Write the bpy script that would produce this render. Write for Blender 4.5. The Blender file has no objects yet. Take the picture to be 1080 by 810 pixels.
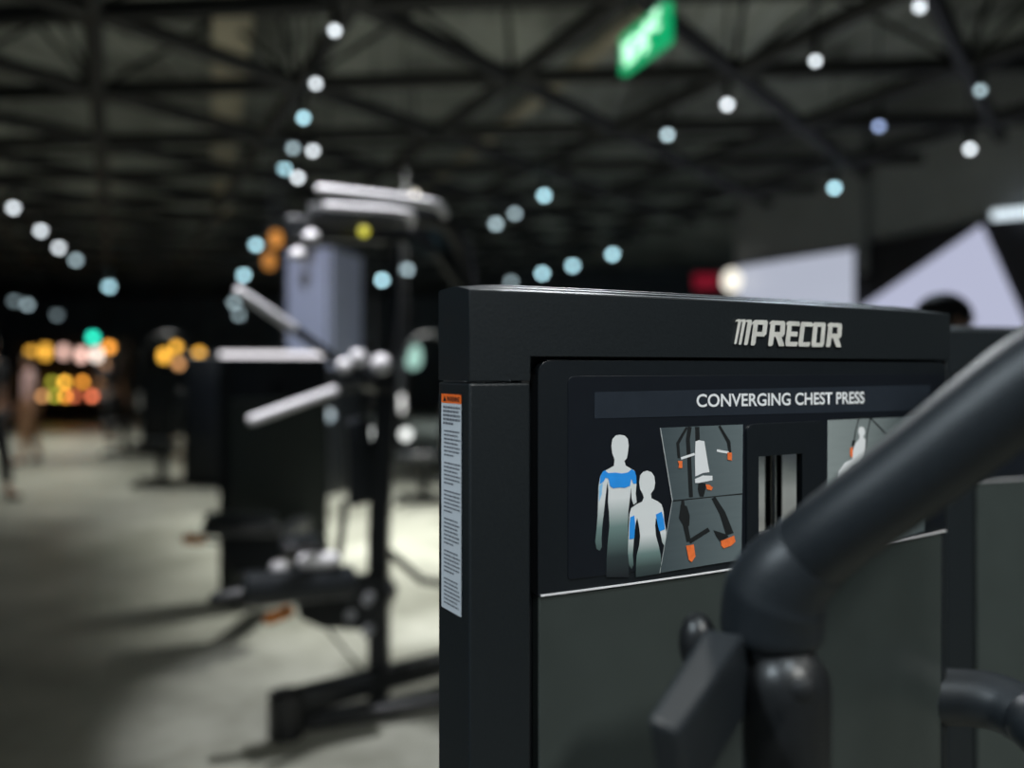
import bpy, bmesh, math, random
from mathutils import Vector, Matrix
from mathutils.geometry import tessellate_polygon
random.seed(7)
PI = math.pi
R = math.radians
C = bpy.context.scene.collection
F = 900.0            # focal length in pixels of the 1080 px wide frame
HZ = 388.0           # picture row of the horizon
EYE = 1.40           # eye height


def W(x, y, d):
    """point seen at picture position x, y at distance d from the lens plane"""
    return Vector(((x - 540) / F * d, d, EYE + (HZ - y) / F * d))


# ------------------------------------------------------------------ materials
def mat(name, col, rough=0.5, metal=0.0, spec=0.5, vary=0.12, scale=30.0, bump=0.0, emit=None, es=0.0, coat=0.0):
    m = bpy.data.materials.new(name)
    m.use_nodes = True
    nt = m.node_tree
    b = nt.nodes['Principled BSDF']
    b.inputs['Roughness'].default_value = rough
    b.inputs['Metallic'].default_value = metal
    b.inputs['Specular IOR Level'].default_value = spec
    b.inputs['Coat Weight'].default_value = coat
    tc = nt.nodes.new('ShaderNodeTexCoord')
    nz = nt.nodes.new('ShaderNodeTexNoise')
    nz.inputs['Scale'].default_value = scale
    nz.inputs['Detail'].default_value = 4
    nt.links.new(tc.outputs['Object'], nz.inputs['Vector'])
    cr = nt.nodes.new('ShaderNodeValToRGB')
    a = [max(0, c * (1 - vary)) for c in col]
    z = [min(1, c * (1 + vary)) for c in col]
    cr.color_ramp.elements[0].position = 0.3
    cr.color_ramp.elements[1].position = 0.7
    cr.color_ramp.elements[0].color = (*a, 1)
    cr.color_ramp.elements[1].color = (*z, 1)
    nt.links.new(nz.outputs['Fac'], cr.inputs['Fac'])
    nt.links.new(cr.outputs['Color'], b.inputs['Base Color'])
    if bump:
        bp = nt.nodes.new('ShaderNodeBump')
        bp.inputs['Strength'].default_value = bump
        bp.inputs['Distance'].default_value = 0.002
        nt.links.new(nz.outputs['Fac'], bp.inputs['Height'])
        nt.links.new(bp.outputs['Normal'], b.inputs['Normal'])
    if emit:
        b.inputs['Emission Color'].default_value = (*emit, 1)
        b.inputs['Emission Strength'].default_value = es
    return m


def lamp_mat(name, col, es, sample=False):
    m = mat(name, (0.03, 0.03, 0.03), 0.4, vary=0.02, emit=col, es=es)
    if not sample:
        m.cycles.emission_sampling = 'NONE'
    return m


def srgb(r, g, b):
    def f(c):
        c /= 255.0
        return c / 12.92 if c <= 0.04045 else ((c + 0.055) / 1.055) ** 2.4
    return (f(r), f(g), f(b))


M = {}
M['shell'] = mat('charcoal_moulded_plastic', (0.0105, 0.0135, 0.0155), 0.40, spec=0.4, vary=0.10, scale=400, bump=0.10)
M['shell_side'] = M['shell']
M['recess'] = mat('black_gap_plastic', (0.006, 0.007, 0.008), 0.6, scale=200)
M['bezel'] = mat('satin_black_bezel', (0.0085, 0.011, 0.0135), 0.33, vary=0.08, scale=200, bump=0.05)
M['placard'] = mat('navy_black_placard', (0.008, 0.010, 0.014), 0.30, vary=0.06, scale=60)
M['strip'] = mat('slate_navy_title_strip', (0.020, 0.026, 0.036), 0.35, vary=0.08, scale=80)
M['shield'] = mat('smoked_grey_shield', (0.040, 0.049, 0.046), 0.34, vary=0.06, scale=20)
M['ink_white'] = mat('white_ink', (0.80, 0.82, 0.84), 0.5, vary=0.02)
M['ink_black'] = mat('black_ink', (0.010, 0.012, 0.013), 0.5, vary=0.05)
M['ink_blue'] = mat('blue_ink', srgb(40, 150, 240), 0.5, vary=0.04, scale=120)
M['ink_orange'] = mat('orange_ink', srgb(250, 120, 60), 0.5, vary=0.12, scale=300)
M['ink_grey'] = mat('pale_grey_ink', (0.42, 0.45, 0.46), 0.5, vary=0.05)
M['logo'] = mat('brushed_silver_lettering', (0.78, 0.77, 0.72), 0.38, metal=0.25, vary=0.10, scale=90)
M['label_white'] = mat('white_sticker', (0.62, 0.65, 0.68), 0.5, vary=0.03)
M['label_orange'] = mat('orange_sticker_header', srgb(245, 110, 40), 0.5, vary=0.05)
M['steel'] = mat('black_powder_coated_steel', (0.010, 0.012, 0.0135), 0.40, vary=0.12, scale=250, bump=0.08)
M['arm'] = mat('graphite_powder_coated_tube', (0.012, 0.0155, 0.019), 0.46, vary=0.12, scale=350, bump=0.12)
M['rubber'] = mat('black_rubber_grip', (0.012, 0.013, 0.014), 0.38, vary=0.1, scale=300, bump=0.1)
M['chrome'] = mat('polished_steel_rod', (0.62, 0.60, 0.58), 0.22, metal=1.0, vary=0.03)
M['highlight_and_trim'] = mat('pale_highlight_and_trim', (0.82, 0.81, 0.83), 0.35, metal=0.0, vary=0.04)  # pale stand-in for highlights and glints; also trim and far grips
M['vinyl'] = mat('black_vinyl_upholstery', (0.015, 0.018, 0.021), 0.28, vary=0.15, scale=180, bump=0.15)
M['orange_plastic'] = mat('orange_plastic_knob', (0.72, 0.22, 0.03), 0.4, vary=0.08)
M['truss'] = mat('matte_black_steel_truss', (0.010, 0.011, 0.012), 0.6, vary=0.15)
M['tray'] = mat('beige_cable_tray_metal', (0.55, 0.50, 0.38), 0.55, vary=0.15, scale=8)
M['pipe'] = mat('grey_painted_pipe', (0.26, 0.27, 0.28), 0.5, vary=0.08)
M['dark_panel'] = mat('dark_violet_grey_wall_panel', (0.020, 0.019, 0.026), 0.5, vary=0.3, scale=3)
M['pylon'] = mat('pale_lavender_painted_board', (0.50, 0.54, 0.72), 0.6, vary=0.04, scale=5)
M['red'] = lamp_mat('red_backlit_acrylic', (0.32, 0.01, 0.03), 0.55)
M['skin'] = mat('skin', (0.42, 0.23, 0.15), 0.5, vary=0.08, scale=60)
M['hair'] = mat('black_hair', (0.010, 0.008, 0.007), 0.6, vary=0.4, scale=200, bump=0.6)
M['eye_white'] = mat('eye_white', (0.7, 0.7, 0.68), 0.3, vary=0.02)
M['pink_cloth'] = mat('pale_pink_shirt_cloth', (0.78, 0.52, 0.50), 0.8, vary=0.1)
M['green_cloth'] = mat('dark_green_cloth', (0.05, 0.075, 0.05), 0.8, vary=0.15)
M['black_cloth'] = mat('black_sports_cloth', (0.012, 0.013, 0.017), 0.8, vary=0.2)
M['brown_cloth'] = mat('tan_brown_trouser_cloth', (0.32, 0.17, 0.09), 0.8, vary=0.1)
M['shoe'] = mat('dark_shoe', (0.02, 0.02, 0.022), 0.5)
M['white_plastic'] = mat('white_plastic', (0.75, 0.76, 0.78), 0.35, vary=0.03)
M['shelf'] = mat('dark_timber_shelf', (0.035, 0.026, 0.02), 0.5, vary=0.3, scale=10)


def ramp_print(name, z0, z1, stops):
    """printed figure whose ink fades from white to teal to dark towards its feet"""
    m = mat(name, (0.5, 0.5, 0.5), 0.5)
    nt = m.node_tree
    b = nt.nodes['Principled BSDF']
    tc = nt.nodes.new('ShaderNodeTexCoord')
    sx = nt.nodes.new('ShaderNodeSeparateXYZ')
    mr = nt.nodes.new('ShaderNodeMapRange')
    mr.inputs['From Min'].default_value = z0
    mr.inputs['From Max'].default_value = z1
    cr = nt.nodes.new('ShaderNodeValToRGB')
    while len(cr.color_ramp.elements) < len(stops):
        cr.color_ramp.elements.new(0.5)
    for e, (p, c) in zip(cr.color_ramp.elements, stops):
        e.position = p
        e.color = (*c, 1)
    nt.links.new(tc.outputs['Object'], sx.inputs[0])
    nt.links.new(sx.outputs['Z'], mr.inputs['Value'])
    nt.links.new(mr.outputs[0], cr.inputs['Fac'])
    nt.links.new(cr.outputs[0], b.inputs['Base Color'])
    return m


# ------------------------------------------------------------------ object helpers
MX = {}


def tag(o, label=None, cat=None, group=None, kind=None):
    if label: o['label'] = label
    if cat: o['category'] = cat
    if group: o['group'] = group
    if kind: o['kind'] = kind
    return o


def thing(name, loc, label, cat, rotz=0.0, group=None):
    o = bpy.data.objects.new(name, None)
    o.empty_display_size = 0.1
    C.objects.link(o)
    o.location = loc
    o.rotation_euler = (0, 0, rotz)
    MX[o.name] = Matrix.Translation(loc) @ Matrix.Rotation(rotz, 4, 'Z')
    return tag(o, label, cat, group)


def obj(name, bm, m, parent=None, loc=None, bevel=0.0, smooth=True, seg=2, angle=40):
    """link a bmesh given in world coordinates as ONE object"""
    if parent is not None:
        mx = MX[parent.name]
    else:
        mx = Matrix.Translation(loc if loc is not None else (0, 0, 0))
    bm.transform(mx.inverted())
    bmesh.ops.recalc_face_normals(bm, faces=bm.faces[:])
    me = bpy.data.meshes.new(name)
    bm.to_mesh(me)
    bm.free()
    if smooth:
        me.shade_smooth()
        me.set_sharp_from_angle(angle=R(angle))
    me.materials.append(m)
    o = bpy.data.objects.new(name, me)
    C.objects.link(o)
    if parent is not None:
        o.parent = parent
    else:
        o.location = loc if loc is not None else (0, 0, 0)
    MX[o.name] = mx
    if bevel:
        md = o.modifiers.new('edge', 'BEVEL')
        md.width = bevel
        md.segments = seg
        md.limit_method = 'ANGLE'
        md.angle_limit = R(35)
    return o


def new():
    return bmesh.new()


def box(bm, c, s, rz=0.0, rot=None):
    mx = Matrix.Translation(c) @ (rot if rot is not None else Matrix.Rotation(rz, 4, 'Z')) @ Matrix.Diagonal((s[0], s[1], s[2], 1))
    bmesh.ops.create_cube(bm, size=1.0, matrix=mx)
    return bm


def frame_of(d, up=Vector((0, 0, 1))):
    d = d.normalized()
    if abs(d.dot(up)) > 0.98:
        up = Vector((0, 1, 0))
    x = d.cross(up).normalized()
    y = x.cross(d).normalized()
    return x, y


def tube(bm, pts, rad, seg=14, caps=True, dome=False, sq=None):
    """round (or rectangular when sq=(w,h)) bar through pts"""
    pts = [Vector(p) for p in pts]
    n = len(pts)
    if not isinstance(rad, (list, tuple)):
        rad = [rad] * n
    rad = list(rad)
    if dome:
        d0 = (pts[0] - pts[1]).normalized()
        d1 = (pts[-1] - pts[-2]).normalized()
        a, b = [], []
        ra, rb = [], []
        for k in (0.0, 0.25, 0.5, 0.75):
            t = k * PI / 2
            a.append(pts[0] + d0 * rad[0] * math.cos(t)); ra.append(max(rad[0] * math.sin(t), rad[0] * 0.05))
            b.append(pts[-1] + d1 * rad[-1] * math.cos(t)); rb.append(max(rad[-1] * math.sin(t), rad[-1] * 0.05))
        pts = a + pts + b[::-1]
        rad = ra + rad + rb[::-1]
        n = len(pts)
    rings = []
    px = None
    for i, p in enumerate(pts):
        d = (pts[min(i + 1, n - 1)] - pts[max(i - 1, 0)])
        if px is None:
            x, y = frame_of(d)
        else:
            d = d.normalized()
            x = (px - d * px.dot(d)).normalized()
            y = x.cross(d).normalized()
        px = x
        ring = []
        if sq:
            w, h = sq
            for sx, sy in ((-1, -1), (1, -1), (1, 1), (-1, 1)):
                ring.append(bm.verts.new(p + x * sx * w / 2 + y * sy * h / 2))
        else:
            for k in range(seg):
                a = 2 * PI * k / seg
                ring.append(bm.verts.new(p + (x * math.cos(a) + y * math.sin(a)) * rad[i]))
        rings.append(ring)
    s = len(rings[0])
    for i in range(n - 1):
        for k in range(s):
            bm.faces.new((rings[i][k], rings[i][(k + 1) % s], rings[i + 1][(k + 1) % s], rings[i + 1][k]))
    if caps:
        bm.faces.new(rings[0])
        bm.faces.new(rings[-1])
    return bm


def curve_pts(pts, n=6):
    """Catmull-Rom smoothing"""
    pts = [Vector(p) for p in pts]
    P = [pts[0] * 2 - pts[1]] + pts + [pts[-1] * 2 - pts[-2]]
    out = []
    for i in range(1, len(P) - 2):
        for k in range(n):
            t = k / n
            a, b, c, d = P[i - 1], P[i], P[i + 1], P[i + 2]
            out.append(0.5 * ((2 * b) + (c - a) * t + (2 * a - 5 * b + 4 * c - d) * t * t + (3 * b - a - 3 * c + d) * t ** 3))
    out.append(pts[-1])
    return out


def ball(bm, c, r, scale=(1, 1, 1), seg=16, rot=None):
    mx = Matrix.Translation(c) @ (rot if rot is not None else Matrix.Identity(4)) @ Matrix.Diagonal((scale[0], scale[1], scale[2], 1))
    bmesh.ops.create_uvsphere(bm, u_segments=seg, v_segments=max(8, seg // 2), radius=r, matrix=mx)
    return bm


def cyl(bm, p0, p1, r, seg=20, r1=None):
    return tube(bm, [p0, p1], [r, r if r1 is None else r1], seg)


def loft(bm, rings, closed_ring=True):
    vs = [[bm.verts.new(p) for p in r] for r in rings]
    n = len(vs[0])
    for i in range(len(vs) - 1):
        for k in range(n if closed_ring else n - 1):
            bm.faces.new((vs[i][k], vs[i][(k + 1) % n], vs[i + 1][(k + 1) % n], vs[i + 1][k]))
    if closed_ring:
        bm.faces.new(vs[0])
        bm.faces.new(vs[-1])
    return bm


def prism(bm, pts, vec):
    """flat outline pts pushed along vec"""
    a = [bm.verts.new(p) for p in pts]
    b = [bm.verts.new(Vector(p) + vec) for p in pts]
    n = len(a)
    bm.faces.new(a)
    bm.faces.new(b)
    for k in range(n):
        bm.faces.new((a[k], a[(k + 1) % n], b[(k + 1) % n], b[k]))
    return bm


# ------------------------------------------------------------------ the setting
# building axes: the wall on the right runs away to the left at 21 degrees
WA = Vector((5.17, 9.4, 0)); WB = Vector((3.55, 13.6, 0))
WD = (WB - WA).normalized()                       # along the wall, away from the lens
WN = Vector((-WD.y, WD.x, 0))                     # into the room
if WN.x > 0: WN = -WN


def wall_pt(x, y, off=0.0):
    """point on the right wall (moved off into the room) seen at picture x, y"""
    base = WA + WN * off
    k = (x - 540) / F
    t = (k * base.y - base.x) / (WD.x - k * WD.y)
    p = base + WD * t
    return Vector((p.x, p.y, EYE + (HZ - y) / F * p.y))


def floor_material():
    m = mat('worn_polished_concrete', (0.34, 0.34, 0.29), 0.42, vary=0.3, scale=1.3)
    nt = m.node_tree
    b = nt.nodes['Principled BSDF']
    tc = [n for n in nt.nodes if n.type == 'TEX_COORD'][0]
    n1 = nt.nodes.new('ShaderNodeTexNoise'); n1.inputs['Scale'].default_value = 1.5; n1.inputs['Detail'].default_value = 6
    n2 = nt.nodes.new('ShaderNodeTexNoise'); n2.inputs['Scale'].default_value = 9; n2.inputs['Detail'].default_value = 5
    mx = nt.nodes.new('ShaderNodeMix'); mx.data_type = 'RGBA'
    cr = nt.nodes.new('ShaderNodeValToRGB')
    cr.color_ramp.elements[0].position = 0.35; cr.color_ramp.elements[0].color = (0.19, 0.195, 0.155, 1)
    cr.color_ramp.elements[1].position = 0.68; cr.color_ramp.elements[1].color = (0.44, 0.45, 0.385, 1)
    cr2 = nt.nodes.new('ShaderNodeValToRGB')
    cr2.color_ramp.elements[0].position = 0.3; cr2.color_ramp.elements[0].color = (0.24, 0.245, 0.20, 1)
    cr2.color_ramp.elements[1].position = 0.7; cr2.color_ramp.elements[1].color = (0.40, 0.40, 0.35, 1)
    for n in (n1, n2): nt.links.new(tc.outputs['Object'], n.inputs['Vector'])
    nt.links.new(n1.outputs['Fac'], cr.inputs['Fac'])
    nt.links.new(n2.outputs['Fac'], cr2.inputs['Fac'])
    mx.inputs[0].default_value = 0.35
    nt.links.new(cr.outputs[0], mx.inputs[6]); nt.links.new(cr2.outputs[0], mx.inputs[7])
    nt.links.new(mx.outputs[2], b.inputs['Base Color'])
    return m


FLOOR_M = floor_material()
CEIL_M = mat('dark_ceiling_decking', (0.38, 0.40, 0.37), 0.8, vary=0.6, scale=0.9)
WALL_M = mat('grey_painted_plaster', (0.30, 0.31, 0.32), 0.75, vary=0.06, scale=3)
DARKWALL_M = mat('charcoal_painted_wall', (0.11, 0.125, 0.145), 0.8, vary=0.25, scale=2)
CEIL_Z = 4.9

b = new(); box(b, (-3.5, 14, -0.05), (29, 32, 0.1)); tag(obj('floor', b, FLOOR_M, smooth=False), kind='structure')
b = new(); box(b, (-3.5, 14, CEIL_Z + 0.1), (29, 32, 0.2))
for i in range(96):                                              # ribs of the roof decking
    box(b, (-17.9 + i * 0.3, 14, CEIL_Z - 0.02), (0.09, 31.6, 0.05))
tag(obj('ceiling', b, CEIL_M, smooth=False), kind='structure')
b = new(); box(b, (-3.5, 29.9, CEIL_Z / 2), (29, 0.2, CEIL_Z)); tag(obj('wall_back', b, DARKWALL_M, smooth=False), kind='structure')
b = new(); box(b, (-17.9, 14, CEIL_Z / 2), (0.2, 31.6, CEIL_Z)); tag(obj('wall_left', b, DARKWALL_M, smooth=False), kind='structure')
b = new()
e0 = WB.copy(); e1 = WA - WD * 9.5
out = -WN * 0.25
prism(b, [e0, e1, e1 + out, e0 + out], Vector((0, 0, CEIL_Z)))
tag(obj('wall_right', b, WALL_M, smooth=False), kind='structure')
# pipe down the wall
p = wall_pt(911, 300, 0.10)
b = new(); cyl(b, (p.x, p.y, 2.6), (p.x, p.y, CEIL_Z), 0.055)
for z in (3.0, 4.2):
    box(b, (p.x, p.y, z), (0.14, 0.14, 0.05), rz=math.atan2(WD.y, WD.x))
tag(obj('wall_pipe', b, M['pipe'], loc=Vector((p.x, p.y, 2.6))), 'grey vertical pipe running down the plain upper part of the grey wall', 'pipe')


# ---- roof truss: triangular space frame
def clip_line(p, d):
    """clip an infinite line to the room"""
    t0, t1 = -60.0, 60.0
    halves = [((1, 0), -17.5), ((-1, 0), -10.5), ((0, 1), -1.5), ((0, -1), -29.0)]
    wa = WA + WN * 0.3
    halves.append(((WN.x, WN.y), WN.x * wa.x + WN.y * wa.y))
    for (nx, ny), c in halves:
        den = nx * d.x + ny * d.y
        num = c - (nx * p.x + ny * p.y)
        if abs(den) < 1e-9:
            if num > 0: return None
            continue
        t = num / den
        if den > 0: t0 = max(t0, t)
        else: t1 = min(t1, t)
    return (t0, t1) if t1 - t0 > 0.5 else None


tr = thing('roof_truss', (0, 7.06, 3.8), 'black tubular space-frame roof truss under the dark ceiling', 'truss')
tr['kind'] = 'structure'
SP = 1.8
N0 = Vector((0.0, 7.06, 3.8))
UPZ = 4.62
CENT = Vector((0, 0, 0))
A0 = R(-5)
e_1 = Vector((math.cos(A0), math.sin(A0), 0)) * SP
e_2 = Vector((math.cos(A0 + PI / 3), math.sin(A0 + PI / 3), 0)) * SP
cen = (e_1 + e_2) / 3
for fam in range(3):
    ang = A0 + fam * PI / 3
    d = Vector((math.cos(ang), math.sin(ang), 0))
    nrm = Vector((-d.y, d.x, 0))
    for k in range(-14, 16):
        p = N0 + nrm * k * SP * math.sqrt(3) / 2
        c = clip_line(p, d)
        if c:
            b = new(); tube(b, [p + d * c[0], p + d * c[1]], 0.068, 10)
            obj('chord', b, M['truss'], tr)
        if fam < 3:
            pu = p + cen; pu.z = UPZ
            c = clip_line(pu, d)
            if c and k % 3 == 0 and fam == 0:
                b = new(); tube(b, [pu + d * c[0], pu + d * c[1]], 0.035, 8)
                obj('upper_chord', b, M['truss'], tr)
cand = []
for i in range(-10, 10):
    for j in range(-4, 8):
        q = N0 + e_1 * i + e_2 * j
        if 4.8 < q.y < 13 and abs(q.x) < q.y * 0.72 and (Vector((q.x, q.y, 0)) - WA).dot(WN) > 0.8:
            for dlt in (cen, cen - e_1, cen - e_2):
                cand.append((q.y, q, Vector((q.x + dlt.x, q.y + dlt.y, UPZ))))
cand.sort(key=lambda t: t[0])
for _, q, u in cand[:30]:
    b = new(); tube(b, [q, u], 0.022, 8)
    obj('web_strut', b, M['truss'], tr)


# cable trays above the truss
def tray(p0, p1, z, w, label):
    a, c = Vector((*p0, z)), Vector((*p1, z))
    d = (c - a).normalized(); x = Vector((d.y, -d.x, 0))
    b = new()
    prism(b, [a - x * w / 2, a + x * w / 2, a + x * w / 2 + Vector((0, 0, .09)), a + x * (w / 2 - .012) + Vector((0, 0, .09)),
              a + x * (w / 2 - .012) + Vector((0, 0, .012)), a - x * (w / 2 - .012) + Vector((0, 0, .012)),
              a - x * (w / 2 - .012) + Vector((0, 0, .09)), a - x * w / 2 + Vector((0, 0, .09))], c - a)
    t = thing('cable_tray', a, label, 'cable tray')
    obj('channel', b, M['tray'], t, smooth=False)
    n = int((c - a).length / 2.2)
    for i in range(n + 1):
        q = a + d * (0.4 + i * 2.2)
        if (q - a).length < (c - a).length:
            for s in (-1, 1):
                b = new(); cyl(b, q + x * s * (w / 2 - .03) + Vector((0, 0, .012)), q + x * s * (w / 2 - .03) + Vector((0, 0, CEIL_Z - z)), 0.008, 6)
                obj('hanger', b, M['pipe'], t)
    return t


tray((1.55, 6.2), (-2.5, 17.5), 4.42, 0.16, 'long beige cable tray passing behind the green exit sign')
tray((-2.0, 6.2), (-5.8, 17.0), 4.42, 0.34, 'wide beige cable tray above the truss at upper left')

# ---- wall panels on the right wall (each a real board with thickness)


def wall_board(name, pix, off, th, m, parent=None):
    pts = [wall_pt(x, y, off) for x, y in pix]
    b = new(); prism(b, pts, WN * th)
    return b


lit = lamp_mat('lit_white_screen', srgb(200, 206, 224), 0.74, True)
lit2 = lamp_mat('lit_lavender_screen', srgb(196, 200, 226), 0.84, True)
p = wall_pt(840, 388, 0)
t = thing('lit_wall_screen', Vector((p.x, p.y, 0.6)), 'long softly glowing white screen on the far end of the grey wall', 'screen')
obj('screen_surface', wall_board('s', [(779, 282), (901, 263), (901, 440), (779, 425)], 0.05, 0.03, lit), lit, t, smooth=False)
obj('screen_frame', wall_board('s', [(777, 280), (903, 260), (903, 445), (777, 429)], 0.004, 0.045, M['dark_panel']), M['dark_panel'], t, smooth=False)
p = wall_pt(1000, 388, 0)
t = thing('angular_wall_display', Vector((p.x, p.y, 0.3)), 'dark wall display with a big glowing lavender-white peak shape', 'display')
obj('backing_board', wall_board('s', [(905, 259), (1036, 234), (1250, 190), (1250, 620), (905, 440)], 0.004, 0.06, M['dark_panel']), M['dark_panel'], t, smooth=False)
obj('glowing_peak', wall_board('s', [(907, 326), (1036, 238), (1108, 400), (1150, 520), (907, 440)], 0.068, 0.02, lit2), lit2, t, smooth=False)
b = new()
pa, pb = wall_pt(1049, 227, 0.20), wall_pt(1130, 219, 0.20)
cyl(b, pa, pb, 0.05)
tl = thing('tube_light', Vector(((pa + pb) / 2)), 'bright white tube light along the top of the angular wall display', 'light')
obj('tube', b, lamp_mat('cool_white_tube', (0.75, 0.87, 0.95), 1.3), tl)
b = new(); 
for q in (pa.lerp(pb, 0.02), pa.lerp(pb, 0.98)):
    b = new(); cyl(b, q - WN * 0.005, q - WN * 0.128, 0.02, 10); obj('bracket', b, M['pipe'], tl)

# rounded glow lamp at the end of the screen
p = wall_pt(772, 296, 0.25)
t = thing('globe_wall_lamp', Vector((p.x, p.y, p.z - 0.2)), 'big warm white globe lamp at the left end of the glowing white screen', 'lamp')
b = new(); ball(b, p, 0.15, (1, 1, 1.25)); obj('globe', b, lamp_mat('warm_white_globe', (1.0, 0.95, 0.82), 1.25), t)
b = new(); cyl(b, p - WN * 0.12, p - WN * 0.25, 0.03, 12); obj('bracket', b, M['pipe'], t)
# red sign far behind
b = new(); q = W(745, 297, 22); box(b, q, (0.62, 0.08, 0.36))
t = thing('red_sign', Vector((q.x, q.y, q.z - .3)), 'small dim red glowing sign in the dark beyond the wall end', 'sign')
obj('sign_face', b, M['red'], t)
for s in (-0.25, 0.25):
    b = new(); cyl(b, (q.x + s, q.y, q.z + .18), (q.x + s, q.y, 4.9), 0.012, 6); obj('hanger', b, M['pipe'], t)

# ---- exit sign
s0 = W(657.5, 56, 4.52); s1 = W(706, 27, 4.06)
d = Vector((s1.x - s0.x, s1.y - s0.y, 0)); L = d.length; d.normalize()
nrm = Vector((d.y, -d.x, 0))
if nrm.y > 0: nrm = -nrm
zc = (s0.z + s1.z) / 2
ctr = Vector(((s0.x + s1.x) / 2, (s0.y + s1.y) / 2, zc))
t = thing('exit_sign', Vector((ctr.x, ctr.y, zc - 0.1)), 'green glowing emergency exit sign with white running figure hung from the truss', 'sign')
SH = 0.2


def sg(u, v, off):       # u 0..1 along, v 0..1 up
    return Vector((ctr.x, ctr.y, zc)) + d * (u - 0.5) * L + Vector((0, 0, (v - 0.5) * SH)) + nrm * off


b = new(); prism(b, [sg(0, 0, -0.02), sg(1, 0, -0.02), sg(1, 1, -0.02), sg(0, 1, -0.02)], nrm * 0.04)
obj('sign_box', b, lamp_mat('green_backlit_acrylic', srgb(0, 168, 104), 1.0), t, smooth=False)
b = new()


def sgp(b, pts, off):
    prism(b, [sg(u, v, off) for u, v in pts], nrm * 0.003)


man = new()
cc = [(0.80 + 0.075 * math.cos(a * PI / 8), 0.84 + 0.13 * math.sin(a * PI / 8)) for a in range(16)]
sgp(man, cc, 0.0205)
sgp(man, [(0.44, 0.66), (0.62, 0.86), (0.74, 0.72), (0.60, 0.42), (0.46, 0.34)], 0.0205)
sgp(man, [(0.58, 0.86), (0.74, 0.72), (0.90, 0.52), (0.84, 0.42), (0.66, 0.6)], 0.0205)
sgp(man, [(0.46, 0.66), (0.30, 0.80), (0.16, 0.62), (0.22, 0.54), (0.32, 0.62), (0.46, 0.50)], 0.0207)
sgp(man, [(0.46, 0.42), (0.60, 0.44), (0.66, 0.24), (0.60, 0.10), (0.52, 0.12), (0.54, 0.24)], 0.0206)
sgp(man, [(0.46, 0.50), (0.52, 0.36), (0.34, 0.12), (0.12, 0.12), (0.12, 0.24), (0.28, 0.26)], 0.0208)
sgp(man, [(0.08, 0.30), (0.30, 0.30), (0.30, 0.66), (0.08, 0.78)], 0.0206)
obj('running_figure', man, lamp_mat('pale_mint_backlit_figure', srgb(190, 255, 215), 1.7), t, smooth=False)
for u in (0.2, 0.8):
    q = sg(u, 1, 0); b = new(); cyl(b, q, (q.x, q.y, CEIL_Z), 0.008, 8); obj('hanger', b, M['pipe'], t)

# ------------------------------------------------------------------ the chest press tower
# plan of the front: an arc that turns from 24 to 36 degrees
TH0, TH1 = 24.0, 36.0
P0 = W(495, HZ, 0.68); P0.z = 0
HEAD = R(30)


def arc_world(width, n=200):
    pts = []
    x, y = P0.x, P0.y
    du = width / n
    for i in range(n + 1):
        th = R(TH0 + (TH1 - TH0) * i / n)
        pts.append((i * du, x, y, th))
        thm = R(TH0 + (TH1 - TH0) * (i + 0.5) / n)
        x += math.cos(thm) * du; y += math.sin(thm) * du
    return pts


lo, hi = 0.4, 0.9
for _ in range(40):
    mid = (lo + hi) / 2
    a = arc_world(mid)[-1]
    if 540 + F * a[1] / a[2] < 1002: lo = mid
    else: hi = mid
WID = lo
ARC = arc_world(WID)


def arc_at(u):
    k = u / WID * 200
    i = int(min(max(math.floor(k), 0), 199)); t = k - i
    a, c = ARC[i], ARC[i + 1]
    return (a[1] + (c[1] - a[1]) * t, a[2] + (c[2] - a[2]) * t, a[3] + (c[3] - a[3]) * t)


def FS(u, z, off=0.0):
    x, y, th = arc_at(u)
    return Vector((x + math.sin(th) * off, y - math.cos(th) * off, z))


_tab = {}


def U(x, off=0.0):
    """arc position seen at picture column x"""
    key = round(off, 5)
    if key not in _tab:
        _tab[key] = [(540 + F * FS(i * WID / 200, 0, off).x / FS(i * WID / 200, 0, off).y, i * WID / 200) for i in range(201)]
    T = _tab[key]
    if x <= T[0][0]:
        return T[0][1] + (x - T[0][0]) * (T[1][1] - T[0][1]) / (T[1][0] - T[0][0])
    for i in range(200):
        if x <= T[i + 1][0]:
            return T[i][1] + (x - T[i][0]) * (T[i + 1][1] - T[i][1]) / (T[i + 1][0] - T[i][0])
    return T[200][1] + (x - T[200][0]) * (T[200][1] - T[199][1]) / (T[200][0] - T[199][0])


def ZP(x, y, off=0.0):
    return EYE + (HZ - y) / F * FS(U(x, off), 0, off).y


def FP(x, y, off=0.0):
    return FS(U(x, off), ZP(x, y, off), off)


# side face of the tower
SD = Vector((-math.sin(R(25)), math.cos(R(25)), 0))
k = (461 - 540) / F
DEP = (k * P0.y - P0.x) / (SD.x - k * SD.y)


def SP_(x, y, off=0.0):
    n = Vector((-SD.y, SD.x, 0))
    if n.x > 0: n = -n
    base = P0 + n * off
    k = (x - 540) / F
    t = (k * base.y - base.x) / (SD.x - k * SD.y)
    p = base + SD * t
    return Vector((p.x, p.y, EYE + (HZ - y) / F * p.y))


def us_range(u0, u1, n=24, fine=0.0):
    L = [u0 + (u1 - u0) * i / n for i in range(n + 1)]
    if fine:
        L += [u0 + fine * (1 - math.cos(R(a))) for a in (15, 30, 45, 60, 75, 90)]
        L += [u1 - fine * (1 - math.cos(R(a))) for a in (15, 30, 45, 60, 75, 90)]
    L = sorted(set(round(v, 5) for v in L))
    return L


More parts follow.
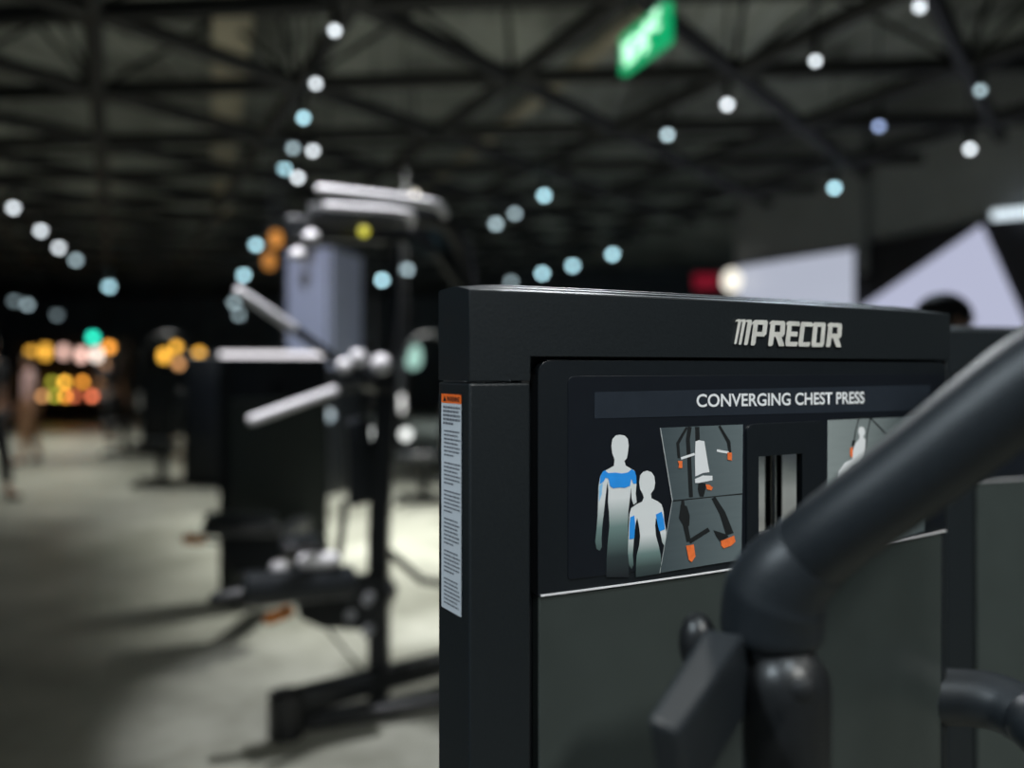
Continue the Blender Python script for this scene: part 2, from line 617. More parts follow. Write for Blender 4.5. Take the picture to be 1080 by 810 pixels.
def rows_slab(us, zb, zt, off0, off1, hole=None, fr=0.0, frb=0.0):
    """curved slab between heights zb(u), zt(u) with an optional rectangular hole (u0,u1,z0,z1); top / bottom corners rounded"""
    bm = new()
    ua, ub = us[0], us[-1]
    if hole:
        us = sorted(set(us + [hole[0], hole[1]]))
        us = [u for u in us if u in (hole[0], hole[1]) or (abs(u - hole[0]) > .002 and abs(u - hole[1]) > .002)]

    def rnd(u, r):
        if not r: return 0.0
        e = min(u - ua, ub - u)
        if e >= r: return 0.0
        return r - math.sqrt(max(0, r * r - (r - e) ** 2))
    cols = []
    for u in us:
        b0, t0 = zb(u) + rnd(u, frb), zt(u) - rnd(u, fr)
        zs = [b0] + ([hole[2], hole[3]] if hole else []) + [t0]
        cols.append(([bm.verts.new(FS(u, z, off0)) for z in zs], [bm.verts.new(FS(u, z, off1)) for z in zs]))
    nr = len(cols[0][0]) - 1

    def solid(i, r):
        if i < 0 or i >= len(us) - 1 or r < 0 or r >= nr: return False
        if hole and r == 1 and us[i] >= hole[0] - 1e-6 and us[i + 1] <= hole[1] + 1e-6: return False
        return True
    for i in range(len(us) - 1):
        for r in range(nr):
            if not solid(i, r): continue
            a, c = cols[i], cols[i + 1]
            bm.faces.new((a[0][r], c[0][r], c[0][r + 1], a[0][r + 1]))
            bm.faces.new((a[1][r], a[1][r + 1], c[1][r + 1], c[1][r]))
            if not solid(i - 1, r): bm.faces.new((a[0][r], a[0][r + 1], a[1][r + 1], a[1][r]))
            if not solid(i + 1, r): bm.faces.new((c[0][r], c[1][r], c[1][r + 1], c[0][r + 1]))
            if not solid(i, r - 1): bm.faces.new((a[0][r], a[1][r], c[1][r], c[0][r]))
            if not solid(i, r + 1): bm.faces.new((a[0][r + 1], c[0][r + 1], c[1][r + 1], a[1][r + 1]))
    return bm


ZT = ZP(540, 306.5)            # top of the front face
ZSEAM = ZP(520, 403)
ZBZ = ZP(640, 380)             # top of the bezel
ZBB = ZP(640, 619)             # its lower edge
U_PIL = U(559); U_BZ0 = U(568.5); U_BZ1 = U(999)
HOLE = (U(799), U(845), ZP(798, 566), ZP(820, 480))

HOLE1 = (U(797), U(862), HOLE[2] - .002, HOLE[3] + .002)
HOLE2 = (U(795), U(900), HOLE[2] - .003, HOLE[3] + .004)


def tower_shell(t):
    """cap, pillar, bezel and shield shared by every tower of this family; drawn at the place of the first"""
    # back panel behind everything
    b = rows_slab(us_range(U_PIL - .004, WID - 0.001, 20), lambda u: 0.07, lambda u: ZBZ + 0.014, -0.016, -0.028, HOLE2)
    obj('back_plate', b, M['recess'], t)
    # pillar
    b = new(); rr = []
    for u in us_range(0, U_PIL, 8):
        rr.append([FS(u, 0.06, 0), FS(u, ZSEAM - 0.001, 0), FS(u, ZSEAM - 0.001, -DEP), FS(u, 0.06, -DEP)])
    loft(b, rr); pil = obj('corner_pillar', b, M['shell'], t, bevel=0.0016, seg=3)
    # cap
    b = new(); rr = []
    us = us_range(0, U_PIL, 8) + [U_PIL + 0.0005] + us_range(U_PIL + 0.012, WID, 26)
    for u in us:
        zb = ZSEAM + 0.001 if u <= U_PIL + .0001 else ZBZ + 0.003
        prof = [(0, zb), (0, ZT - 0.0012), (-0.0008, ZT), (-0.009, ZT + 0.0021), (-0.0092, ZT + 0.0031), (-0.021, ZT + 0.0053),
                (-0.0212, ZT + 0.0062), (-0.034, ZT + 0.0080), (-0.05, ZT + 0.0084), (-DEP + .002, ZT + 0.0074), (-DEP, ZT + 0.005), (-DEP, zb)]
        # ends of the dome fall away
        e = min(u, WID - u); k = min(1.0, 0.35 + e / 0.09); k = 1 - (1 - k) ** 2
        prof = [(o, z if z <= ZT else ZT + (z - ZT) * k) for o, z in prof]
        rr.append([FS(u, z, o) for o, z in prof])
    loft(b, rr); obj('top_cap', b, M['shell'], t, bevel=0.0005, seg=2, angle=18)
    # bezel
    b = rows_slab(us_range(U_BZ0, U_BZ1, 26, 0.012), lambda u: ZBB, lambda u: ZBZ, -0.002, -0.016, HOLE1, fr=0.012)
    bz = obj('bezel', b, M['bezel'], t, bevel=0.0022, seg=3)
    # bright trim line under the bezel
    b = rows_slab(us_range(U_BZ0 + .002, U_BZ1, 26), lambda u: ZBB - 0.0012, lambda u: ZBB + 0.0000, -0.0006, -0.016)
    obj('trim_line', b, M['highlight_and_trim'], t)
    # lower shield
    b = rows_slab(us_range(U_BZ0 + .001, U(995.5), 26), lambda u: 0.10, lambda u: ZBB - 0.0013, -0.0026, -0.015)
    obj('lower_shield', b, M['shield'], t, bevel=0.0015)
    # narrow closing edge on the right
    b = new(); rr = []
    for u in (U(997), U(999), WID):
        rr.append([FS(u, 0.06, -0.003), FS(u, ZBB - 0.003, -0.003), FS(u, ZBB - 0.003, -DEP), FS(u, 0.06, -DEP)])
    loft(b, rr); obj('side_edge', b, M['shell'], t, bevel=0.0015)
    b = new(); rr = []
    for u in (U(999.4), WID):
        rr.append([FS(u, ZBB - .002, -0.002), FS(u, ZBZ + .002, -0.002), FS(u, ZBZ + .002, -DEP), FS(u, ZBB - .002, -DEP)])
    loft(b, rr); obj('side_edge', b, M['shell'], t, bevel=0.0015)
    return bz


def chest_press():
    t = thing('chest_press_machine', P0, 'charcoal chest press machine in front, with instruction placard, silver lettering and thick bent arm', 'exercise machine', HEAD)
    bz = tower_shell(t)
    # --- placard plate with window
    ztop = ZP(640, 396.5); zlow = ZP(640, 607)
    b = rows_slab(us_range(U(600), U(996), 26, 0.006), lambda u: zlow, lambda u: ztop, -0.0012, -0.006, HOLE, fr=0.006, frb=0.003)
    pl = obj('placard', b, M['placard'], t, bevel=0.0006)
    OFF = -0.0012
    # window surround: a raised rim
    b = rows_slab(us_range(U(787), U(869), 10, 0.006), lambda u: ZP(798, 577), lambda u: ZP(820, 446), 0.0016, -0.004, HOLE, fr=0.008)
    obj('window_rim', b, M['bezel'], t, bevel=0.0018, seg=3)

    def patch(quad, off, n=14, m=4):
        bm = new()
        tl, tr_, br, bl = quad
        g = []
        for i in range(n + 1):
            s = i / n; col = []
            for j in range(m + 1):
                v = j / m
                x = (tl[0] + (tr_[0] - tl[0]) * s) * (1 - v) + (bl[0] + (br[0] - bl[0]) * s) * v
                y = (tl[1] + (tr_[1] - tl[1]) * s) * (1 - v) + (bl[1] + (br[1] - bl[1]) * s) * v
                col.append(bm.verts.new(FP(x, y, off)))
            g.append(col)
        for i in range(n):
            for j in range(m):
                bm.faces.new((g[i][j], g[i + 1][j], g[i + 1][j + 1], g[i][j + 1]))
        return bm

    def poly(bm, pts, off, th=0.0, mp=None, holes=()):
        mp = mp or (lambda q: q)
        loops = [[Vector((*mp(q), 0)) for q in L] for L in [pts] + list(holes)]
        flat = [v for L in loops for v in L]
        vt = [bm.verts.new(FP(v.x, v.y, off)) for v in flat]
        tris = tessellate_polygon(loops)
        for a in tris:
            try: bm.faces.new([vt[i] for i in a])
            except ValueError: pass
        if th:
            vb = [bm.verts.new(FP(v.x, v.y, off - th)) for v in flat]
            k0 = 0
            for L in loops:
                n = len(L)
                for i in range(n):
                    bm.faces.new((vt[k0 + i], vt[k0 + (i + 1) % n], vb[k0 + (i + 1) % n], vb[k0 + i]))
                k0 += n
        return bm

    def stroke(bm, pts, w, off, mp=None):
        mp = mp or (lambda q: q)
        P = [Vector(mp(q)) for q in pts]
        ww = w if isinstance(w, (list, tuple)) else [w] * len(P)
        Lf, Rt = [], []
        for i, q in enumerate(P):
            d = (P[min(i + 1, len(P) - 1)] - P[max(0, i - 1)]).normalized()
            nn = Vector((-d.y, d.x))
            Lf.append(q + nn * ww[i] / 2); Rt.append(q - nn * ww[i] / 2)
        a = [bm.verts.new(FP(v.x, v.y, off)) for v in Lf]
        c = [bm.verts.new(FP(v.x, v.y, off)) for v in Rt]
        for i in range(len(P) - 1):
            bm.faces.new((a[i], a[i + 1], c[i + 1], c[i]))
        return bm

    # --- title strip and its lettering
    st = obj('title_strip', patch([(627, 413.5), (981, 406), (981, 432.5), (627, 441.5)], OFF + 0.0004, 24, 2), M['strip'], t)

    def text_mesh(s):
        cu = bpy.data.curves.new('t', 'FONT'); cu.body = s; cu.size = 1.0; cu.offset = 0.020
        cu.space_character = 1.0
        ob = bpy.data.objects.new('t', cu); C.objects.link(ob)
        dg = bpy.context.evaluated_depsgraph_get()
        me = bpy.data.meshes.new_from_object(ob.evaluated_get(dg))
        bpy.data.objects.remove(ob); bpy.data.curves.remove(cu)
        return me

    def place_text(s, fn):
        me = text_mesh(s)
        bm = new(); bm.from_mesh(me); bpy.data.meshes.remove(me)
        xs = [v.co.x for v in bm.verts]; ys = [v.co.y for v in bm.verts]
        x0, x1, y0, y1 = min(xs), max(xs), min(ys), max(ys)
        for v in bm.verts:
            v.co = fn((v.co.x - x0) / (x1 - x0), (v.co.y - y0) / (y1 - y0))
        return bm

    def quad_fn(tl, tr_, br, bl, off):
        def f(u, v):
            # even spacing along the surface, so the lettering narrows with distance as real lettering does
            ua, ub = U(bl[0]), U(br[0])
            uu = ua + (ub - ua) * u
            z0 = ZP(bl[0], bl[1]) + (ZP(br[0], br[1]) - ZP(bl[0], bl[1])) * u
            z1 = ZP(tl[0], tl[1]) + (ZP(tr_[0], tr_[1]) - ZP(tl[0], tl[1])) * u
            return FS(uu, z0 + (z1 - z0) * v, off)
        return f
    obj('title_lettering', place_text('CONVERGING CHEST PRESS', quad_fn((735, 415.6), (912, 413.0), (912, 425.6), (735, 429.6), OFF + 0.0008)), M['ink_white'], t, smooth=False)

    # --- raised silver logo on the cap
    def lg(q):       # crop of 6x at (740, 320)
        return (740 + q[0] / 6.0, 320 + q[1] / 6.0)
    bm = new()
    TH = 0.0018; LO = 0.0018
    for x0, x1, y0, y1, xl, xr in ((206, 222, 258, 100, 233, 250), (234, 252, 262, 101, 260, 279), (268, 292, 264, 103, 293, 318)):
        poly(bm, [(x0, y0 - 4), (x0 + 4, y0), (x1 - 6, y0), (x1, y0 - 8), (xr, y1 + 16), (xr - 1, y1 + 3), (xr - 5, y1), (xl - 4, y1), (xl - 16, y1 + 6), (xl - 19, y1 + 20), (xl - 12, y1 + 12), (xl - 2, y1 + 17)], LO, TH, lg)

    def letter(quad, loops):
        bl, br, tr_, tl = quad

        def mp(q):
            u, v = q
            x = (bl[0] + (br[0] - bl[0]) * u) * (1 - v) + (tl[0] + (tr_[0] - tl[0]) * u) * v
            y = (bl[1] + (br[1] - bl[1]) * u) * (1 - v) + (tl[1] + (tr_[1] - tl[1]) * u) * v
            return lg((x, y))
        poly(bm, loops[0], LO, TH, mp, loops[1:])
    # outlines in a unit box
    Pl = [[(0, 0.04), (0.05, 0), (0.24, 0), (0.32, 0.08), (0.32, 0.36), (0.85, 0.36), (1.0, 0.46), (1.0, 0.92), (0.9, 1), (0.08, 1), (-0.10, 0.90), (-0.12, 0.78), (0.0, 0.86), (0, 0.8)],
          [(0.32, 0.54), (0.32, 0.82), (0.68, 0.82), (0.68, 0.54)]]
    Rl = [[(0, 0.04), (0.04, 0), (0.22, 0), (0.30, 0.06), (0.32, 0.37), (0.42, 0.37), (0.68, 0), (1.0, 0), (1.0, 0.05), (0.80, 0.37), (0.88, 0.37), (1.0, 0.48), (1.0, 0.92), (0.9, 1), (0.08, 1), (-0.08, 0.92), (-0.08, 0.84), (0, 0.86)],
          [(0.32, 0.56), (0.32, 0.83), (0.68, 0.83), (0.68, 0.56)]]
    El = [[(0.0, 0.10), (0.10, 0), (0.93, 0), (1, 0.08), (1, 0.18), (0.36, 0.18), (0.36, 0.40), (0.90, 0.40), (0.90, 0.59), (0.36, 0.59), (0.36, 0.82), (1, 0.82), (1, 0.93), (0.93, 1), (0.08, 1), (-0.10, 0.93), (-0.10, 0.83), (0, 0.86)]]
    Cl = [[(0.0, 0.10), (0.10, 0), (0.93, 0), (1, 0.08), (1, 0.18), (0.38, 0.18), (0.38, 0.82), (1, 0.82), (1, 0.93), (0.93, 1), (0.08, 1), (0, 0.93)]]
    Ol = [[(0.0, 0.10), (0.10, 0), (0.88, 0), (1, 0.12), (1, 0.92), (0.9, 1), (0.08, 1), (-0.08, 0.93), (-0.06, 0.84), (0, 0.86)],
          [(0.36, 0.17), (0.36, 0.82), (0.68, 0.82), (0.68, 0.17)]]
    letter([(310, 266), (400, 268), (421, 107), (331, 104)], Pl)
    letter([(420, 270), (522, 271), (530, 112), (439, 108)], Rl)
    letter([(527, 271), (606, 272), (624, 116), (546, 112)], El)
    letter([(610, 273), (684, 274), (704, 120), (629, 116)], Cl)
    letter([(692, 275), (773, 276), (787, 122), (709, 119)], Ol)
    letter([(786, 276), (882, 277), (890, 126), (805, 122)], Rl)
    obj('silver_lettering', bm, M['logo'], t, smooth=False)

    # --- printed pictures (traced in a 3.857x crop at 600, 430)
    def cp(q):
        return (600 + q[0] / 3.857, 430 + q[1] / 3.857)

    z_of = lambda y: ZP(665, cp((0, y))[1])
    wht, teal, drk, blk = (0.74, 0.77, 0.78), (0.16, 0.25, 0.24), (0.030, 0.045, 0.048), (0.010, 0.012, 0.016)
    zA, zB = z_of(690), z_of(110)
    fr = lambda y: (690 - y) / 580.0
    gA = ramp_print('front_figure_ink', zA, zB, [(0.0, blk), (fr(600), drk), (fr(480), teal), (fr(365), wht), (1, wht)])
    gB = ramp_print('back_figure_ink', zA, zB, [(0.0, drk), (fr(655), (0.05, 0.075, 0.075)), (fr(600), teal), (fr(525), wht), (1, wht)])
    pic = bpy.data.objects.new
    b = new()
    poly(b, [(208, 110), (226, 113), (240, 128), (243, 155), (240, 185), (236, 205), (226, 217), (231, 235), (250, 247), (266, 255), (273, 275), (275, 310), (272, 350), (276, 385), (263, 395), (255, 370),
             (253, 325), (248, 370), (242, 420), (240, 480), (242, 560), (244, 640), (243, 690), (152, 690), (153, 620), (158, 550), (165, 480), (163, 430), (159, 380), (161, 335), (157, 300), (150, 355), (143, 420),
             (136, 480), (133, 530), (134, 568), (125, 582), (113, 575), (107, 545), (112, 500), (117, 440), (119, 380), (121, 320), (127, 280), (138, 260), (165, 247), (183, 236), (186, 210), (176, 185), (173, 155), (177, 128), (190, 113)],
         OFF + 0.0003, 0, cp)
    obj('figure_picture', b, gA, t, smooth=False)
    b = new()
    poly(b, [(318, 256), (336, 262), (348, 280), (351, 305), (347, 330), (334, 350), (336, 368), (360, 380), (377, 393), (385, 420), (388, 460), (396, 505), (393, 540), (389, 563), (380, 548), (371, 505), (362, 468), (354, 448), (351, 480),
             (354, 520), (365, 560), (374, 600), (376, 650), (374, 674), (272, 690), (273, 640), (276, 600), (286, 560), (290, 520), (285, 480), (278, 448), (271, 475), (266, 515), (263, 555), (260, 600), (263, 640), (255, 657), (245, 640), (240, 590), (242, 530), (244, 480), (247, 430), (254, 408), (275, 393), (298, 382), (305, 365), (300, 350), (290, 332), (286, 305), (290, 275), (302, 261)],
         OFF + 0.0005, 0, cp)
    obj('figure_picture', b, gB, t, smooth=False)
    b = new()
    poly(b, [(147, 254), (160, 266), (190, 264), (215, 268), (240, 263), (256, 250), (268, 258), (274, 280), (275, 308), (262, 310), (254, 288), (249, 318), (226, 326), (204, 324), (182, 328), (168, 320), (160, 287), (150, 285), (142, 300), (126, 312), (128, 280), (137, 261)], OFF + 0.0006, 0, cp)
    obj('muscle_highlight', b, M['ink_blue'], t, smooth=False); b = new()
    poly(b, [(250, 446), (266, 438), (270, 470), (266, 532), (246, 536), (247, 480)], OFF + 0.0008, 0, cp)
    obj('muscle_highlight', b, M['ink_blue'], t, smooth=False); b = new()
    poly(b, [(354, 434), (378, 423), (386, 452), (391, 495), (368, 503), (360, 470)], OFF + 0.0008, 0, cp)
    obj('muscle_highlight', b, M['ink_blue'], t, smooth=False)
    b = new()
    poly(b, [(124, 318), (138, 305), (134, 350), (123, 385)], OFF + 0.0006, 0, cp)
    obj('muscle_highlight', b, mat('pale_blue_ink', srgb(140, 200, 240), 0.5), t, smooth=False)
    # grey photograph panels
    def grad(name, c0, c1, u0, u1):
        m = mat(name, c0, 0.45, vary=0.1, scale=60)
        nt = m.node_tree; bs = nt.nodes['Principled BSDF']
        tc = nt.nodes.new('ShaderNodeTexCoord'); sx = nt.nodes.new('ShaderNodeSeparateXYZ'); mr = nt.nodes.new('ShaderNodeMapRange')
        mr.inputs['From Min'].default_value = u0; mr.inputs['From Max'].default_value = u1
        cr = nt.nodes.new('ShaderNodeValToRGB')
        cr.color_ramp.elements[0].color = (*c0, 1); cr.color_ramp.elements[1].color = (*c1, 1)
        ns = nt.nodes.new('ShaderNodeTexNoise'); ns.inputs['Scale'].default_value = 25
        mp = nt.nodes.new('ShaderNodeMapping'); mp.inputs['Scale'].default_value = (1, 1, 12)
        nt.links.new(tc.outputs['Object'], mp.inputs[0]); nt.links.new(mp.outputs[0], ns.inputs['Vector'])
        ad = nt.nodes.new('ShaderNodeMath'); ad.operation = 'MULTIPLY_ADD'; ad.inputs[1].default_value = 0.25; 
        sb = nt.nodes.new('ShaderNodeMath'); sb.operation = 'SUBTRACT'; sb.inputs[1].default_value = 0.12
        nt.links.new(tc.outputs['Object'], sx.inputs[0]); nt.links.new(sx.outputs['X'], mr.inputs['Value'])
        nt.links.new(ns.outputs['Fac'], ad.inputs[0]); nt.links.new(mr.outputs[0], ad.inputs[2])
        nt.links.new(ad.outputs[0], sb.inputs[0]); nt.links.new(sb.outputs[0], cr.inputs['Fac'])
        nt.links.new(cr.outputs[0], bs.inputs['Base Color'])
        return m
    ua, ub = U(690), U(783)
    g1 = grad('slate_photo_ground', (0.055, 0.075, 0.085), (0.13, 0.165, 0.175), ua, ub)
    quad = lambda L: [cp(q) for q in L]
    pa = obj('picture_panel', patch(quad([(372, 82), (708, 68), (706, 348), (422, 377)]), OFF + 0.0003, 10, 10), g1, t)
    pb = obj('picture_panel', patch(quad([(422, 380), (705, 352), (702, 618), (370, 672)]), OFF + 0.0003, 10, 10), g1, t)
    b = new()
    stroke(b, [(372, 82), (421, 377)], 0.9, OFF + 0.0005, cp); stroke(b, [(421, 377), (370, 672)], 0.6, OFF + 0.0005, cp)
    obj('divider_line', b, M['ink_grey'], t, smooth=False)
    b = new()
    stroke(b, [(480, 80), (443, 145), (448, 205)], [2.4, 3.4, 3.0], OFF + 0.0005, cp)
    stroke(b, [(492, 78), (484, 130), (490, 220), (497, 364)], 4.2, OFF + 0.0005, cp)
    stroke(b, [(522, 78), (524, 140)], 4.6, OFF + 0.0005, cp)
    stroke(b, [(612, 74), (650, 140), (656, 190)], [2.4, 3.8, 3.0], OFF + 0.0005, cp)
    poly(b, [(528, 300), (556, 308), (556, 332), (548, 362), (532, 362), (524, 330)], OFF + 0.0005, 0, cp)
    stroke(b, [(463, 376), (466, 440), (488, 545)], [3.0, 5.5, 4.4], OFF + 0.0005, cp)
    poly(b, [(455, 395), (480, 400), (492, 440), (490, 480), (470, 485), (448, 450)], OFF + 0.0006, 0, cp)
    stroke(b, [(490, 545), (570, 495)], 4.6, OFF + 0.0006, cp)
    stroke(b, [(588, 366), (625, 430), (655, 515)], [4.4, 6.5, 8.5], OFF + 0.0005, cp)
    poly(b, [(588, 498), (640, 515), (650, 525), (615, 545), (600, 525)], OFF + 0.0006, 0, cp)
    stroke(b, [(425, 379), (706, 350)], 1.2, OFF + 0.0006, cp)
    obj('machine_drawing', b, M['ink_black'], t, smooth=False)
    b = new()
    poly(b, [(515, 137), (530, 132), (551, 136), (566, 230), (572, 262), (545, 266), (514, 280), (513, 200)], OFF + 0.0007, 0, cp)
    poly(b, [(513, 290), (545, 276), (584, 277), (584, 295), (560, 300), (530, 306), (514, 306)], OFF + 0.0007, 0, cp)
    stroke(b, [(456, 207), (512, 188)], 2.6, OFF + 0.0006, cp)
    stroke(b, [(602, 174), (650, 183)], 2.6, OFF + 0.0006, cp)
    obj('seat_drawing', b, M['ink_white'], t, smooth=False)
    b = new()
    for L in ([(443, 217), (462, 216), (461, 245), (446, 245), (448, 230)], [(645, 182), (663, 182), (663, 214), (646, 212)], [(556, 312), (572, 314), (586, 324), (580, 336), (562, 332)],
              [(477, 562), (508, 556), (515, 605), (500, 628), (488, 620)], [(618, 542), (650, 530), (672, 520), (678, 545), (660, 562), (630, 572), (620, 560)]):
        b = new(); poly(b, L, OFF + 0.0009, 0, cp)
        obj('grip_drawing', b, M['ink_orange'], t, smooth=False)
    # right hand picture: seated user, traced in a 4.5x crop at 860, 420
    def rp(q):
        return (860 + q[0] / 4.5, 420 + q[1] / 4.5)
    g2 = grad('pale_photo_ground', (0.26, 0.30, 0.30), (0.10, 0.125, 0.13), U(872), U(975))
    obj('picture_panel', patch([rp((58, 104)), (975, 439), (975, 560), rp((55, 760))], OFF + 0.0003, 10, 10), g2, t)
    b = new()
    stroke(b, [(207, 92), (190, 160), (178, 250)], 1.0, OFF + 0.0005, rp)
    stroke(b, [(262, 92), (246, 170), (236, 262)], 1.2, OFF + 0.0005, rp)
    stroke(b, [(205, 92), (262, 94), (338, 172)], 1.3, OFF + 0.0005, rp)
    stroke(b, [(184, 200), (179, 225)], 3.2, OFF + 0.0006, rp)
    obj('machine_drawing', b, M['ink_black'], t, smooth=False)
    b = new()
    poly(b, [(220, 134), (232, 142), (236, 165), (228, 182), (232, 192), (238, 196), (236, 250), (230, 280), (210, 310), (180, 320), (130, 400), (105, 420), (110, 350), (140, 305), (175, 290), (178, 250), (188, 215), (206, 196), (210, 180), (203, 160), (207, 140)], OFF + 0.0006, 0, rp)
    obj('seated_user_drawing', b, M['ink_white'], t, smooth=False)
    b = new(); poly(b, [(166, 235), (178, 232), (177, 278), (168, 280), (164, 258)], OFF + 0.0008, 0, rp)
    obj('grip_drawing', b, M['ink_orange'], t, smooth=False)

    # --- warning sticker on the side
    def sticker(bm, x0, x1, f0, f1, off, n=1):
        """band between fractions f0..f1 of the sticker height (0 top)"""
        yt = lambda x: 415.0 + (x - 465.5) * 0.075
        yb = lambda x: 639.5 + (x - 465.5) * 0.56
        L = []
        for x, f in ((x0, f0), (x1, f0), (x1, f1), (x0, f1)):
            L.append(bm.verts.new(SP_(x, yt(x) + (yb(x) - yt(x)) * f, off)))
        bm.faces.new(L)
    b = new(); sticker(b, 465.5, 486.5, 0.0, 1.0, 0.0004)
    wl = obj('warning_label', b, M['label_white'], t, smooth=False)
    b = new(); sticker(b, 465.5, 486.5, 0.0, 0.042, 0.0006)
    obj('label_header', b, M['label_orange'], wl, smooth=False)

    def lab_fn(x0, x1, f0, f1, off):
        yt = lambda x: 415.0 + (x - 465.5) * 0.075
        yb = lambda x: 639.5 + (x - 465.5) * 0.56

        def f(u, v):
            x = x0 + (x1 - x0) * u; fr_ = f1 + (f0 - f1) * v
            return SP_(x, yt(x) + (yb(x) - yt(x)) * fr_, off)
        return f
    bm = place_text('WARNING', lab_fn(471.3, 484.5, 0.010, 0.034, 0.0008))
    a = [bm.verts.new(lab_fn(467.3, 470.6, 0.010, 0.034, 0.0008)(*q)) for q in ((0, 0), (1, 0), (0.5, 1))]
    bm.faces.new(a)
    obj('header_lettering', bm, M['ink_black'], wl, smooth=False)
    bm = new(); rnd = random.Random(3)
    rows = 50
    for i in range(rows):
        f0 = 0.056 + i * (0.985 - 0.056) / rows
        if i in (5, 13, 20, 27, 35, 42): continue
        x = 467.3 + (1.0 if i > 5 else 0)
        end = 485.0 - rnd.choice((0, 0, 0.5, 1.2, 2.5)) - (6 if i in (4, 12, 19, 26, 34, 41) else 0)
        while x < end:
            w = rnd.uniform(1.0, 3.2)
            sticker(bm, x, min(x + w, end), f0, f0 + (0.0105 if i < 5 else 0.0078), 0.0007)
            x += w + 0.45
    obj('small_print', bm, mat('grey_print', (0.16, 0.17, 0.19), 0.6), wl, smooth=False)

    # --- weight stack and guide rods behind the window
    ctr_u = U(820)
    rods = new()
    for xx, rr_ in ((815.5, 0.0022),):
        q = FS(U(xx, -0.045), 0, -0.045); cyl(rods, (q.x, q.y, 0.12), (q.x, q.y, ZBZ), rr_, 10)
    obj('cable_rod', rods, M['chrome'], t)
    for xx in (810, 821.5):
        q = FS(U(xx, -0.055), 0, -0.055); rods = new(); cyl(rods, (q.x, q.y, 0.12), (q.x, q.y, ZBZ), 0.0032, 12)
        obj('guide_rod', rods, M['recess'], t)
    for i in range(14):
        q = FS(ctr_u, 0.14 + i * 0.03, -0.075)
        b = new(); box(b, q, (0.30, 0.07, 0.026), rz=R(31))
        obj('weight_plate', b, M['steel'], t, bevel=0.003)
    b = new()
    for uu in (0.05, WID - 0.03):
        q0 = FS(uu, 0, -DEP - .03)
        box(b, (q0.x, q0.y, 0.70), (0.05, 0.05, 1.38), rz=HEAD)
    q0, q1 = FS(0.05, 1.36, -DEP - .03), FS(WID - .03, 1.36, -DEP - .03)
    tube(b, [q0, q1], 0.02, sq=(0.04, 0.05))
    obj('rear_frame', b, M['steel'], t, bevel=0.004)
    b = new()
    q0, q1 = FS(-0.0 + .03, 0.035, -DEP * .6), FS(WID - .03, 0.035, -DEP * .6)
    tube(b, [q0, q1], 0.02, sq=(0.11, 0.07))
    for uu in (0.06, WID - 0.06):
        q0, q1 = FS(uu, 0.03, 0.0), FS(uu, 0.03, -0.55)
        tube(b, [q0, q1], 0.02, sq=(0.06, 0.06))
    obj('base_frame', b, M['steel'], t, bevel=0.006)

    # --- press arm in the foreground
    def A(x, y, d): return W(x, y, d)
    px2r = lambda px, d: px * d / F
    post = Vector((0.78, 0.80, 0))
    path = [Vector((post.x, post.y - 0.04, 1.80)), Vector((0.66, 0.56, 1.76)), Vector((0.47, 0.45, 1.60)), A(1230, 300, 0.44), A(1080, 408, 0.47), A(960, 501, 0.50), A(890, 553, 0.52), A(852, 584, 0.535)]
    rads = [0.026, 0.026, 0.026, 0.0262, px2r(50, .47), px2r(45.5, .50), px2r(43, .52), px2r(43, .535)]
    P = curve_pts(path, 5)
    n = len(P); RR = []
    for i in range(n):
        k = i / 5.0; j = min(int(k), len(rads) - 2); RR.append(rads[j] + (rads[j + 1] - rads[j]) * (k - j))
    b = new(); tube(b, P, RR, 28)
    arm = obj('press_arm', b, M['arm'], t)
    b = new()
    ep = curve_pts([A(850, 586, .535), A(832, 603, .54), A(820, 622, .545), A(815, 643, .548), A(813, 668, .55)], 5)
    er = [px2r(43.5 + 10.5 * min(1, i / 11.0), .54) for i in range(len(ep))]
    er[-1] *= 0.96
    tube(b, ep, er, 28); obj('elbow_sleeve', b, M['arm'], arm)
    b = new(); ring = [A(856, 581, .533), A(851.5, 585, .535)]
    tube(b, ring, [px2r(44.6, .535)] * 2, 28); obj('weld_collar', b, M['arm'], arm, bevel=0.001)
    # pivot core below the sleeve
    b = new(); cyl(b, A(813, 664, .55), A(813, 700, .552), px2r(46, .55), 28); obj('pivot_core', b, M['rubber'], arm, bevel=0.003)
    # grip: thick upright cylinder with domed top
    b = new(); tube(b, [A(829, 1000, .56), A(829, 850, .545), A(829, 722, .535)], [px2r(45, .54)] * 3, 28, dome=True)
    obj('hand_grip', b, M['rubber'], arm)
    b = new(); d0 = A(848, 728, .49); ball(b, d0, px2r(14, .49), (1, .5, 1)); obj('grip_cap', b, M['recess'], arm)
    # rectangular bracket that runs down towards the lens
    b = new()
    top = [A(743, 660, .53), A(787, 668, .53), A(716, 773, .46), A(682, 758, .46)]
    dn = Vector((0.012, 0.0, -0.05))
    lowp = [q + (Vector((0.008, 0.012, -0.048)) if i < 2 else Vector((0.008, 0.012, -0.05))) for i, q in enumerate(top)]
    vs = [b.verts.new(q) for q in top + lowp]
    for f in ((0, 1, 2, 3), (7, 6, 5, 4), (0, 4, 5, 1), (1, 5, 6, 2), (2, 6, 7, 3), (3, 7, 4, 0)):
        b.faces.new([vs[i] for i in f])
    obj('grip_bracket', b, M['arm'], arm, bevel=0.0035, seg=3)
    b = new(); ball(b, A(736, 678, .56), px2r(24, .56), (0.85, 0.9, 1.35)); obj('bolt_cover', b, M['rubber'], arm)
    # post and frame tubes outside / at the edge of the view
    b = new(); tube(b, [post + Vector((0, 0, 0.02)), post + Vector((0, 0, 1.86))], 0.03, sq=(0.08, 0.08)); obj('arm_post', b, M['steel'], t, bevel=0.006)
    b = new()
    q1 = FS(WID, 0, -DEP * .6)
